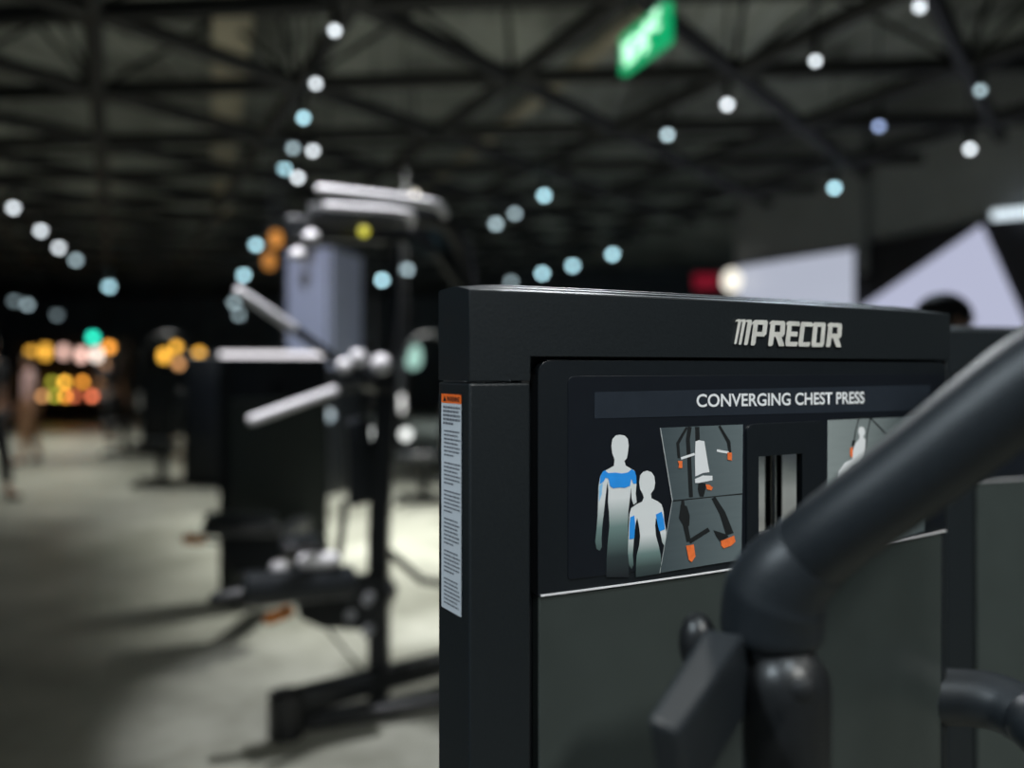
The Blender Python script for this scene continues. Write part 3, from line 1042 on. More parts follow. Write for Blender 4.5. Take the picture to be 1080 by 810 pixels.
    tube(b, [Vector((q1.x - .02, q1.y, 0.035)), post + Vector((0, 0, 0.035))], 0.03, sq=(0.09, 0.07)); obj('base_rail', b, M['steel'], t, bevel=0.006)
    b = new()
    pts = curve_pts([Vector((q1.x - .01, q1.y - 0.005, W(1000, 732, q1.y).z)), W(1040, 738, .99), W(1085, 757, .95), W(1130, 790, .90), Vector((post.x, post.y, .88))], 5)
    tube(b, pts, 0.032, 20); obj('frame_tube', b, M['arm'], t)
    return t


CP = chest_press()


# simplified towers of the same family standing elsewhere
def tower_copy(name, loc, rotz, label, extra=None, lock=None):
    t = thing(name, P0, label, 'exercise machine', HEAD)
    tower_shell(t)
    # a placard area and base of its own
    b = rows_slab(us_range(U(600), U(996), 12), lambda u: ZP(640, 607), lambda u: ZP(640, 396.5), -0.0012, -0.006, HOLE)
    obj('placard', b, M['placard'], t)
    b = new()
    q0, q1 = FS(.03, 0.035, -DEP * .6), FS(WID - .03, 0.035, -DEP * .6)
    tube(b, [q0, q1], 0.02, sq=(0.11, 0.07))
    for uu in (0.06, WID - 0.06):
        tube(b, [FS(uu, 0.03, 0.0), FS(uu, 0.03, -0.55)], 0.02, sq=(0.06, 0.06))
    obj('base_frame', b, M['steel'], t, bevel=0.006)
    b = new(); rr = []
    for u in us_range(0.02, WID - 0.02, 10):
        rr.append([FS(u, 0.07, -DEP), FS(u, ZT - .01, -DEP), FS(u, ZT - .01, -DEP - .10), FS(u, 0.07, -DEP - .10)])
    loft(b, rr); obj('rear_cover', b, M['shell'], t, bevel=0.01)
    t.location = loc; t.rotation_euler = (0, 0, rotz)
    MX[t.name] = Matrix.Translation(loc) @ Matrix.Rotation(rotz, 4, 'Z')
    return t


g0 = W(999.5, HZ, 1.41); g0.z = 0
tower_copy('weight_tower', g0, R(21), 'dark weight tower standing right behind the chest press, lavender display above it')


# ------------------------------------------------------------------ machine with the arched frame
def arched_machine():
    o = W(400, HZ, 3.56); o.z = 0
    t = thing('arched_cable_machine', o, 'black arched-frame machine with roller pad, pale top highlights and highlighted lever arms', 'exercise machine')
    T = lambda pts, r, m, name, seg=14, **k: obj(name, tube(new(), pts, r, seg, **k), m, t, bevel=k.get('bv', 0))
    # base
    b = new(); tube(b, [W(300, 742, 3.24), W(400, 716, 3.56), W(560, 676, 4.1)], 0, sq=(0.10, 0.085)); obj('base_tube', b, M['steel'], t, bevel=0.012)
    b = new(); tube(b, [W(314, 762, 3.30), W(460, 738, 3.44), W(600, 714, 3.6)], 0, sq=(0.09, 0.05)); obj('base_rail', b, M['steel'], t, bevel=0.01)
    f0 = W(302, 742, 3.24)
    b = new(); cyl(b, (f0.x, f0.y, 0), (f0.x, f0.y, f0.z + .045), 0.068, 20); obj('foot', b, M['rubber'], t, bevel=0.008)
    # post
    b = new(); tube(b, [W(400, 735, 3.58), W(400, 560, 3.58), W(407, 430, 3.58), W(410, 390, 3.58)], 0, sq=(0.085, 0.10)); obj('post', b, M['steel'], t, bevel=0.012)
    b = new(); tube(b, [W(410, 396, 3.58), W(415, 330, 3.58), W(418, 236, 3.58)], 0, sq=(0.05, 0.10)); obj('upper_post', b, M['steel'], t, bevel=0.008)
    # outer arch
    pts = curve_pts([W(325, 226, 3.3), W(400, 228, 3.4), W(448, 228, 3.5), W(474, 240, 3.6), W(488, 278, 3.75), W(492, 340, 3.85), W(494, 470, 3.9), W(494, 700, 3.95)], 5)
    pts[-1].z = 0.02
    b = new(); tube(b, pts, 0.046, 16); obj('arch', b, M['steel'], t)
    b = new(); tube(b, [W(432, 240, 3.58), W(466, 262, 3.66), W(490, 300, 3.78)], 0, sq=(0.05, 0.09)); obj('brace', b, M['steel'], t, bevel=0.01)
    pl = new(); prism(pl, [W(425, 228, 3.57), W(470, 232, 3.62), W(474, 262, 3.64), W(452, 272, 3.62), W(428, 258, 3.57)], Vector((0, 0.03, 0)))
    obj('gusset_plate', pl, mat('dark_teal_lacquer', (0.03, 0.055, 0.065), 0.4), t)
    # top beam, and pale tubes standing in for highlights on the arch
    b = new(); tube(b, [W(300, 240, 3.3), W(430, 246, 3.56)], 0, sq=(0.07, 0.09)); obj('top_beam', b, M['steel'], t, bevel=0.012)
    for L, r in (([W(338, 200, 3.0), W(440, 212, 3.12), W(464, 219, 3.35), W(470, 230, 3.58)], 0.0175), ([W(345, 217, 3.1), W(427, 224, 3.2), W(434, 236, 3.45)], 0.0135)):
        b = new(); tube(b, curve_pts(L, 4), r, 14, dome=True); obj('arch_highlight', b, M['highlight_and_trim'], t)
    b = new(); q0 = W(386, 246, 3.40); ball(b, q0 + Vector((0, -.05, 0)), 0.02); obj('yellow_dot', b, lamp_mat('yellow_emissive', (0.75, 0.70, 0.05), 1.1), t)  # small emissive yellow ball in front of the beam
    # lever arms from the hub
    hub = W(384, 396, 3.42)
    b = new(); cyl(b, hub + Vector((-.02, -.05, 0)), hub + Vector((.02, .12, 0)), 0.055, 20); obj('hub', b, M['steel'], t, bevel=0.006)
    for a, m_, c in ((W(252, 308, 2.95), W(309, 346, 3.12), W(372, 392, 3.38)), (W(266, 443, 2.9), W(352, 412, 3.2), W(382, 402, 3.38))):
        la = obj('lever_arm', tube(new(), [m_, c], 0.018, 14), M['steel'], t)
        b = new(); tube(b, [a, m_], 0.0185, 14, dome=True); obj('lever_highlight', b, M['highlight_and_trim'], la)  # pale ends: lamp highlight on the lever tubes put into colour
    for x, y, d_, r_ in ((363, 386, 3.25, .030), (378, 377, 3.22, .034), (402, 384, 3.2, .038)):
        b = new(); ball(b, W(x, y, d_), r_); cyl(b, W(x, y, d_), W(x, y + 4, d_ + .14), r_ * .5); obj('hub_glint', b, M['highlight_and_trim'], t)  # pale balls added for lamp reflections on the hub
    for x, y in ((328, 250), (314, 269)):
        b = new(); ball(b, W(x, y, 3.16), .027, (1.15, 1, .9)); cyl(b, W(x, y, 3.16), W(x, y - 6, 3.30), .010); obj('beam_glint', b, M['highlight_and_trim'], t)  # pale balls standing in for reflections on the top beam
    # connecting bar hub to post
    b = new(); tube(b, [hub, W(412, 404, 3.56)], 0, sq=(0.07, 0.10)); obj('hub_bracket', b, M['steel'], t, bevel=0.008)
    # back pad and seat
    b = new(); prism(b, [W(366, 444, 3.45), W(392, 440, 3.52), W(396, 530, 3.54), W(370, 536, 3.47)], Vector((-0.03, 0.08, 0)))
    obj('back_pad', b, M['vinyl'], t, bevel=0.02, seg=4)
    # thigh roller and its holder
    b = new(); tube(b, [W(254, 622, 3.02), W(300, 619, 3.10), W(372, 613, 3.22)], 0.062, 20, dome=False); rl = obj('roller_pad', b, M['vinyl'], t, bevel=0.012)
    b = new(); tube(b, [W(228, 632, 3.0), W(262, 626, 3.03)], 0.026, 14, dome=True); obj('roller_axle', b, M['steel'], t)
    b = new(); prism(b, [W(304, 622, 3.30), W(398, 606, 3.50), W(412, 628, 3.52), W(408, 640, 3.52), W(396, 667, 3.50), W(340, 664, 3.36), W(316, 654, 3.32)], Vector((0.02, 0.12, 0)))
    obj('seat_bracket', b, M['steel'], t, bevel=0.012)
    b = new(); tube(b, [W(284, 652, 3.14), W(304, 645, 3.22)], 0.024, 14, dome=True); obj('adjustment_lever', b, M['orange_plastic'], t)
    for (x, y) in ((372, 645), (390, 629), (390, 662)):
        b = new(); q = W(x, y, 3.47); cyl(b, q, q + Vector((0, -.07, 0)), 0.02, 12); obj('bolt', b, M['pipe'], t)
    b = new(); tube(b, [W(346, 664, 3.40), W(394, 722, 3.56)], 0.006, 8); obj('cable', b, M['steel'], t)
    b = new(); tube(b, [W(405, 578, 3.60), W(445, 612, 3.85), W(500, 620, 4.1)], 0.018, 10); obj('strut', b, M['steel'], t)
    # small seat in front of the post
    b = new(); tube(b, [W(296, 576, 3.30), W(338, 572, 3.34)], 0, sq=(0.22, 0.05)); obj('seat', b, M['vinyl'], t, bevel=0.02, seg=4)
    b = new(); prism(b, [W(304, 578, 3.3), W(340, 578, 3.3), W(352, 612, 3.3), W(308, 612, 3.3)], Vector((0, 0.10, 0))); obj('seat_riser', b, M['steel'], t, bevel=0.01)
    b = new(); tube(b, [W(322, 592, 3.14), W(350, 590, 3.16)], 0.030, 14, dome=True); obj('seat_glint', b, M['highlight_and_trim'], t)  # this pale tube and the next are added for bright glints by the seat
    b = new(); tube(b, [W(292, 599, 3.12), W(297, 598.5, 3.14)], 0.026, 14, dome=True); obj('seat_glint', b, M['highlight_and_trim'], t)
    b = new(); tube(b, curve_pts([W(364, 528, 3.5), W(359, 572, 3.46), W(352, 614, 3.4)], 4), 0.016, 10); obj('link_rod', b, M['steel'], t)
    return t


arched_machine()

# tower behind it
c0 = W(231, HZ, 5.0); c0.z = 0
tc_ = tower_copy('weight_tower', c0, R(18), 'dark weight tower with pale lit top edge and low seat behind the lever arms')
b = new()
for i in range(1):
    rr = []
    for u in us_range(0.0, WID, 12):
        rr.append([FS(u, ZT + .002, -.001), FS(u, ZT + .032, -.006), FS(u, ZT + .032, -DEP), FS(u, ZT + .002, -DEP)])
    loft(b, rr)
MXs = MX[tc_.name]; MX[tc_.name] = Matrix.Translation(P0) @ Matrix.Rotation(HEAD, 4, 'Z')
obj('lamplight_strip', b, lamp_mat('painted_lamplight', (0.85, 0.82, 0.86), 1.7), tc_, bevel=0.008)  # glowing strip stands in for lamplight on the tower's top edge
MX[tc_.name] = MXs


# low seat carried by that tower
sq_ = W(254, 553, 4.4)
rot = Matrix.Rotation(R(18), 4, 'Z')
b = new(); box(b, sq_, (0.37, 0.36, 0.075), rot=rot @ Matrix.Rotation(R(4), 4, 'Y')); st_ = obj('seat', b, M['vinyl'], tc_, bevel=0.035, seg=4)
b = new(); prism(b, [sq_ + Vector((-0.10, -.06, -.04)), sq_ + Vector((0.24, -.06, -.04)), sq_ + Vector((0.24, -.06, -.25)), sq_ + Vector((-0.04, -.06, -.24))], Vector((0, 0.12, 0))); obj('seat_bracket', b, M['steel'], tc_, bevel=0.012)
b = new(); tube(b, [sq_ + Vector((.1, 0, -.17)), Vector((sq_.x + .16, 5.05, sq_.z - .12))], 0, sq=(0.10, 0.10)); obj('seat_beam', b, M['steel'], tc_, bevel=0.01)
b = new(); tube(b, [sq_ + Vector((-0.245, -.08, -.06)), sq_ + Vector((-0.18, -.07, -.065))], 0.028, 12, dome=True); obj('adjustment_knob', b, M['orange_plastic'], tc_)
b = new(); tube(b, [sq_ + Vector((-0.19, -.07, -.065)), sq_ + Vector((-0.06, -.04, -.09))], 0.011, 8); obj('knob_rod', b, M['steel'], tc_)


# far machines
def far_machine(px, dist, label, flip=1, h=1.5):
    q = W(px, HZ, dist); q.z = 0
    t = thing('selector_machine', q, label, 'exercise machine')
    X = lambda x, y, z: Vector((q.x + x * flip, q.y + y, z))
    b = new(); box(b, X(0.25, 0, h / 2), (0.50, 0.16, h)); obj('tower', b, M['shell'], t, bevel=0.03, seg=3)
    b = new(); box(b, X(0.25, 0, h + .02), (0.54, 0.20, 0.07)); obj('top_cap', b, M['shell'], t, bevel=0.02, seg=3)
    b = new(); box(b, X(0.25, -.09, h * .62), (0.36, 0.02, h * .5)); obj('placard', b, M['placard'], t, bevel=0.01)
    b = new(); box(b, X(-0.30, -.1, 0.50), (0.42, 0.38, 0.09)); obj('seat', b, M['vinyl'], t, bevel=0.03, seg=3)
    b = new(); prism(b, [X(-.12, -.1, .58), X(-.04, -.1, .58), X(.04, -.1, 1.15), X(-.04, -.1, 1.15)], Vector((0, .30, 0))); obj('backrest', b, M['vinyl'], t, bevel=0.03, seg=3)
    b = new(); tube(b, [X(-.28, 0, .46), X(-.26, 0, .05)], 0, sq=(.09, .09)); obj('seat_post', b, M['steel'], t, bevel=.01)
    b = new(); tube(b, [X(-.55, 0, .04), X(.52, 0, .04)], 0, sq=(.10, .07)); tube(b, [X(-.5, -.28, .03), X(-.5, .28, .03)], 0, sq=(.07, .06)); obj('base_frame', b, M['steel'], t, bevel=.01)
    b = new(); tube(b, curve_pts([X(.1, 0, h), X(-.1, 0, h + .28), X(-.38, -.05, h + .22), X(-.5, -.1, h - .15), X(-.48, -.15, 1.05)], 5), 0.028, 12); obj('press_arm', b, M['steel'], t)
    b = new(); tube(b, [X(-.48, -.15, 1.1), X(-.47, -.17, .95)], 0.024, 12, dome=True); obj('hand_grip', b, M['highlight_and_trim'], t)
    return t


far_machine(195, 10.2, 'dark machine in the middle distance just left of the tower with the lit edge', 1)
far_machine(150, 13.8, 'farther dark machine standing just right of the walking person in black', 1, 1.40)
far_machine(474, 8.9, 'dark machine glimpsed between the arched-frame post and the chest press', 1, 1.45)
far_machine(330, 12.5, 'dark machine far behind the crossing lever arms', 1, 1.5)
far_machine(395, 15.0, 'farthest dark machine behind the arched-frame post', 1, 1.5)


# pale pylon
q0, q1, q2 = W(303, HZ, 9.6), W(350, HZ, 9.3), W(382, HZ, 10.2)
zt = W(340, 262, 9.4).z
b = new(); prism(b, [Vector((q0.x, q0.y, 0)), Vector((q1.x, q1.y, 0)), Vector((q2.x, q2.y, 0)), Vector((q2.x - .45, q2.y + .35, 0))], Vector((0, 0, zt)))
for v in b.verts:
    if v.co.z < .1: v.co.z = 1.40
pb_ = new(); prism(pb_, [Vector((q0.x, q0.y, 0)), Vector((q1.x, q1.y, 0)), Vector((q2.x, q2.y, 0)), Vector((q2.x - .45, q2.y + .35, 0))], Vector((0, 0, 1.4)))
t = thing('advertising_pylon', Vector((q1.x, q1.y, 0)), 'pale lavender square pylon rising behind the arched machine', 'pylon')
obj('body', b, M['pylon'], t, smooth=False); obj('plinth', pb_, M['steel'], t, smooth=False)
b = new(); prism(b, [Vector((q0.x - .03, q0.y, zt)), Vector((q1.x, q1.y - .03, zt)), Vector((q2.x + .03, q2.y, zt)), Vector((q2.x - .45, q2.y + .4, zt))], Vector((0, 0, .06)))
obj('top_cover', b, M['steel'], t, smooth=False)

# ------------------------------------------------------------------ lamps
LM = {}


def lens_material(col, lum, cover):
    es = lum / max(0.10, cover)
    key = (tuple(round(c, 2) for c in col), round(es, 1))
    if key not in LM:
        LM[key] = lamp_mat('glowing_lens', col, es)
    return LM[key]


APER = 0.0160
FOC = 0.77


def spot_lamp(x, y, rpx, col, lum, label, group, zl=3.55):
    d = F * (zl - EYE) / (HZ - y)
    d = max(4.0, min(d, 24.0))
    p = W(x, y, d)
    blur = APER * F * abs(1 / FOC - 1 / d) / 2
    own = min(max(rpx - blur, 3.4), 6.0)
    r = own * d / F
    cover = min(1.0, (own / blur) ** 2)
    top = CEIL_Z
    t = thing('ceiling_spotlight', Vector((p.x, p.y, p.z - r)), label, 'spotlight', 0, 'ceiling spotlights')
    rr = max(0.03, min(r, 0.075))
    b = new(); ball(b, p, r, seg=14); obj('lens', b, lens_material(col, lum, cover), t)
    b = new(); tube(b, [p + Vector((0, 0, r * .55)), p + Vector((0, 0, r * .7)), p + Vector((0, 0, r + .16)), p + Vector((0, 0, r + .18))], [r * .95, r * 1.05, r * 1.05, r * .6], 14); obj('housing', b, M['truss'], t)
    b = new(); cyl(b, p + Vector((0, 0, r + .17)), (p.x, p.y, top), 0.01, 6); obj('stem', b, M['truss'], t)
    return p, d, r


WH = (0.88, 0.95, 1.0); CY = (0.50, 0.84, 0.95); DM = (0.55, 0.72, 0.78); BL = (0.45, 0.58, 0.95); WM = (1.0, 0.93, 0.80)
rowsL = [
    ('of the steep row above the arched machine', [
        (353, 32, 12, WH, 0.95), (333, 88, 9, WH, .75), (320, 124, 11, CY, .9), (309, 156, 8, DM, .45), (330, 159, 8, WH, .75), (300, 178, 11, CY, .9), (314, 187, 7, WH, .8)]),
    ('of the four left of the arched machine', [
        (270, 258, 9, CY, .75), (257, 290, 9, CY, .75), (247, 319, 8, DM, .35), (252, 332, 7, DM, .25)]),
    ('of the bright slanting row at far left', [
        (14, 219, 8, WH, .7), (43, 243, 7, WH, .65), (62, 261, 7, WH, .6), (80, 274, 7, DM, .4), (115, 302, 9.5, CY, .8)]),
    ('of three faint ones low at far left', [
        (15, 317, 6, DM, .14), (29, 321, 7, DM, .3), (60, 332, 6, DM, .12)]),
    ('of those low over the chest press top', [
        (574, 206, 11, CY, .9), (543, 225, 9, DM, .45), (523, 236, 9, DM, .6), (572, 288, 11, CY, .8), (604, 280, 10, CY, .8), (646, 268, 10, CY, .85), (539, 297, 8, DM, .3)]),
    ('of two beside the arched machine post', [
        (403, 295, 10, CY, .9), (429, 284, 9, DM, .7)]),
    ('of those scattered at upper right', [
        (970, 7, 12.5, WH, .95), (860, 64, 8, WH, .8), (1034, 95, 7, DM, .5), (767, 110, 12, WH, .95), (927, 133, 8, BL, .5), (704, 142, 9, DM, .8), (1023, 157, 9, WH, .8), (880, 198, 10, CY, .9)]),
    ('one, peeking over the arched machine top', [
        (437, 205, 7, WM, .55)]),
]
ORD = ['first', 'second', 'third', 'fourth', 'fifth', 'sixth', 'seventh', 'eighth']
cname = {id(WH): 'white', id(CY): 'cyan', id(DM): 'dim bluish', id(BL): 'blue', id(WM): 'warm white'}
for g, L in rowsL:
    L2 = sorted(L, key=lambda q: q[1])
    for i, (x, y, r_, col, lum) in enumerate(L2):
        spot_lamp(x, y, r_, col, lum, f'{cname[id(col)]} spot, {ORD[i]} from top {g}' if len(L2) > 1 else 'warm white spot just peeking over the pale top highlights of the arched machine', g)

# tall greenish light tubes and small lights among machines


def globe(name, px, py, d, r, col, lum, label, cat, group, stand='hang', tall=1.0):
    p = W(px, py, d)
    blur = APER * F * abs(1 / FOC - 1 / d) / 2
    cover = min(1.0, (r * F / d / blur) ** 2 * tall)
    t = thing(name, Vector((p.x, p.y, 0 if stand == 'floor' else p.z)), label, cat, 0, group)
    b = new()
    if tall > 1.3:
        tube(b, [p - Vector((0, 0, r * (tall - 1))), p + Vector((0, 0, r * (tall - 1)))], r, 14, dome=True)
    else:
        ball(b, p, r, seg=14)
    obj('globe', b, lens_material(col, lum, cover), t)
    b = new()
    if stand == 'hang':
        cyl(b, p + Vector((0, 0, r * tall * .9)), p + Vector((0, 0, r * tall + .06)), r * .5, 12)
        cyl(b, p + Vector((0, 0, r * tall)), (p.x, p.y, CEIL_Z), 0.008, 6)
        obj('cord', b, M['truss'], t)
    elif stand == 'floor':
        cyl(b, p - Vector((0, 0, r * tall * .9)), (p.x, p.y, 0.02), 0.012, 8)
        cyl(b, (p.x, p.y, 0.02), (p.x, p.y, 0.0), 0.10, 16)
        obj('stand', b, M['truss'], t)
    return t


AM = (1.0, 0.50, 0.06); OR = (1.0, 0.38, 0.05); PK = (1.0, 0.62, 0.52); BR = (0.75, 0.36, 0.14); GN = (0.03, 0.85, 0.58); RD = (0.95, 0.22, 0.10); YG = (0.45, 0.45, 0.05); WT = (1.0, 0.85, 0.74)
cn = {id(AM): 'amber', id(OR): 'orange', id(PK): 'pink', id(BR): 'brownish', id(GN): 'green', id(RD): 'red', id(YG): 'olive yellow', id(WT): 'pale pink-white'}
hang = [(33, 374, AM, .75, 1.8), (48, 371, AM, .8, 1.8), (67, 371, PK, .55, 1.6), (86, 374, PK, .8, 1.6), (102, 374, WT, .85, 1.6), (115, 366, OR, .85, 1.0), (98, 356, GN, .9, 1.0), (113, 383, BR, .25, 1.0),
        (173, 375, AM, .9, 1.5), (186, 366, AM, .85, 1.2), (188, 384, BR, .7, 1.2), (210, 375, AM, 1.0, 1.7), (212, 390, AM, 1.0, 1.7), (154, 404, BR, .2, 1.0)]
for i, (x, y, c, l, tl) in enumerate(hang):
    globe('pendant_lamp', x, y, 20.0 + (i % 5) * 0.35, 0.095, c, l, f'small {cn[id(c)]} pendant lamp, {i + 1 if i > 8 else ORD[min(i, 7)]} of the glowing lamps hung in the far left shop' if False else f'{cn[id(c)]} glowing pendant lamp in the far left shop, hanging {["just left of", "just right of"][i % 2]} its neighbour', 'lamp', 'pendant lamps in the far shop', 'hang', tl)

# ---- display shelf in the far shop, with little lamps standing on it
sx0, sx1, sd = W(20, HZ, 21.8).x, W(135, HZ, 21.8).x, 21.8
t = thing('display_shelf', Vector(((sx0 + sx1) / 2, sd, 0)), 'dark display shelf at the far left carrying small glowing lamps', 'shelf')
boards = [W(0, 409.5, sd).z, W(0, 424.5, sd).z, W(0, 392, sd).z]
for z in boards + [0.12, 2.1]:
    b = new(); box(b, ((sx0 + sx1) / 2, sd, z), (sx1 - sx0, 0.45, 0.05)); obj('board', b, M['shelf'], t, bevel=0.006)
for xx in (sx0, (sx0 + sx1) / 2, sx1):
    b = new(); box(b, (xx, sd, 1.07), (0.05, 0.45, 2.14)); obj('upright', b, M['shelf'], t, bevel=0.006)
b = new(); box(b, ((sx0 + sx1) / 2, sd + .24, 1.07), (sx1 - sx0, 0.03, 2.1)); obj('back_panel', b, M['shelf'], t)
desk = [(33, 404, AM, .7, 0), (55, 404, YG, .35, 0), (68, 396, AM, .0, 2), (68, 397, AM, .75, 0), (87, 397, OR, .55, 0), (45, 418, BR, .45, 1), (58, 417, YG, .5, 1), (69, 417, OR, .6, 1), (78, 420, RD, .35, 1), (97, 420, RD, .6, 1), (104, 404, BR, .3, 0)]
desk = [q for q in desk if q[3] > 0]
for i, (x, y, c, l, bi) in enumerate(desk):
    bz = boards[bi] + 0.025
    p = W(x, y, sd - .08)
    r = 0.075
    z = bz + r + 0.06
    p.z = z
    tt = thing('shelf_lamp', Vector((p.x, p.y, bz)), f'small {cn[id(c)]} lamp on the {["upper", "lower"][bi]} board of the far shelf, {ORD[sum(1 for k in desk if k[4] == bi and k[0] <= x) - 1]} from left', 'lamp', 0, 'lamps on the display shelf')
    blur = APER * F * (1 / FOC - 1 / sd) / 2
    b = new(); ball(b, p, r, seg=14); obj('shade', b, lens_material(c, l, min(1, (r * F / sd / blur) ** 2)), tt)
    b = new(); cyl(b, (p.x, p.y, bz), (p.x, p.y, bz + .08), 0.045, 12); obj('base', b, M['steel'], tt)

# relabel the hanging lamps one by one
names = [
    'tall amber pendant lamp, leftmost of the far shop lamps', 'tall amber pendant lamp beside the leftmost one in the far shop', 'tall pink pendant lamp right of the two tall amber ones',
    'tall pink pendant lamp left of the pale pink-white one', 'tall pale pink-white pendant lamp under the round green one', 'round orange pendant lamp right of the round green one',
    'round green pendant lamp, the only green lamp in the far shop', 'small dim brown pendant lamp below the round orange one', 'tall amber pendant lamp at the left of the middle cluster',
    'amber pendant lamp at the top of the middle cluster', 'brownish pendant lamp at the bottom of the middle cluster', 'tall bright amber pendant lamp, upper one at the right end',
    'tall bright amber pendant lamp, lower one at the right end', 'very dim brownish pendant lamp hanging low between the lamp clusters']
for o, n_ in zip([o for o in C.objects if o.name.startswith('pendant_lamp')], names):
    o['label'] = n_

# orange hanging lamps near the pylon
for x, y, l, lab in ((291, 252, .7, 'upper small orange lamp hanging left of the pale pylon'), (284, 275, .55, 'lower small orange lamp hanging left of the pale pylon')):
    globe('pendant_lamp', x, y, 9.0, 0.06, OR, l * .8, lab, 'lamp', 'orange lamps by the pylon', 'hang', 1.5)
globe('tube_lamp', 436, 376, 9.4, 0.085, (0.55, 0.95, 0.82), 0.75, 'tall mint green glowing lamp right of the arched-frame post', 'lamp', None, 'hang', 1.6)
for x, y, c, l, lab in ((299, 382, (0.80, 0.95, 1.0), .85, 'small white lamp hanging before the lit tower edge'),
                        (346, 438, (0.55, 0.68, 0.75), .6, 'dim bluish lamp just below the lower pale lever arm'),
                        (395, 457, (0.9, 0.95, 0.92), .85, 'white lamp low beside the arched-frame post'), (428, 458, (0.92, 0.95, 0.92), .85, 'white lamp low between the arched-frame post and the chest press')):
    globe('pendant_lamp', x, y, 9.0 if x == 395 else 8.2, 0.055, c, l, lab, 'lamp', 'lamps among the machines', 'hang', 1.0)


# ------------------------------------------------------------------ people
def skin_obj(name, verts, edges, radii, m, parent, roots=(0,), sub=2):
    me = bpy.data.meshes.new(name)
    me.from_pydata([tuple(v) for v in verts], edges, [])
    me.materials.append(m)
    o = bpy.data.objects.new(name, me); C.objects.link(o)
    o.parent = parent
    md = o.modifiers.new('skin', 'SKIN'); md.use_smooth_shade = True
    sv = me.skin_vertices[0].data
    for i, r in enumerate(radii):
        sv[i].radius = r if isinstance(r, tuple) else (r, r)
        sv[i].use_root = i in roots
    s = o.modifiers.new('sub', 'SUBSURF'); s.levels = sub; s.render_levels = sub
    return o


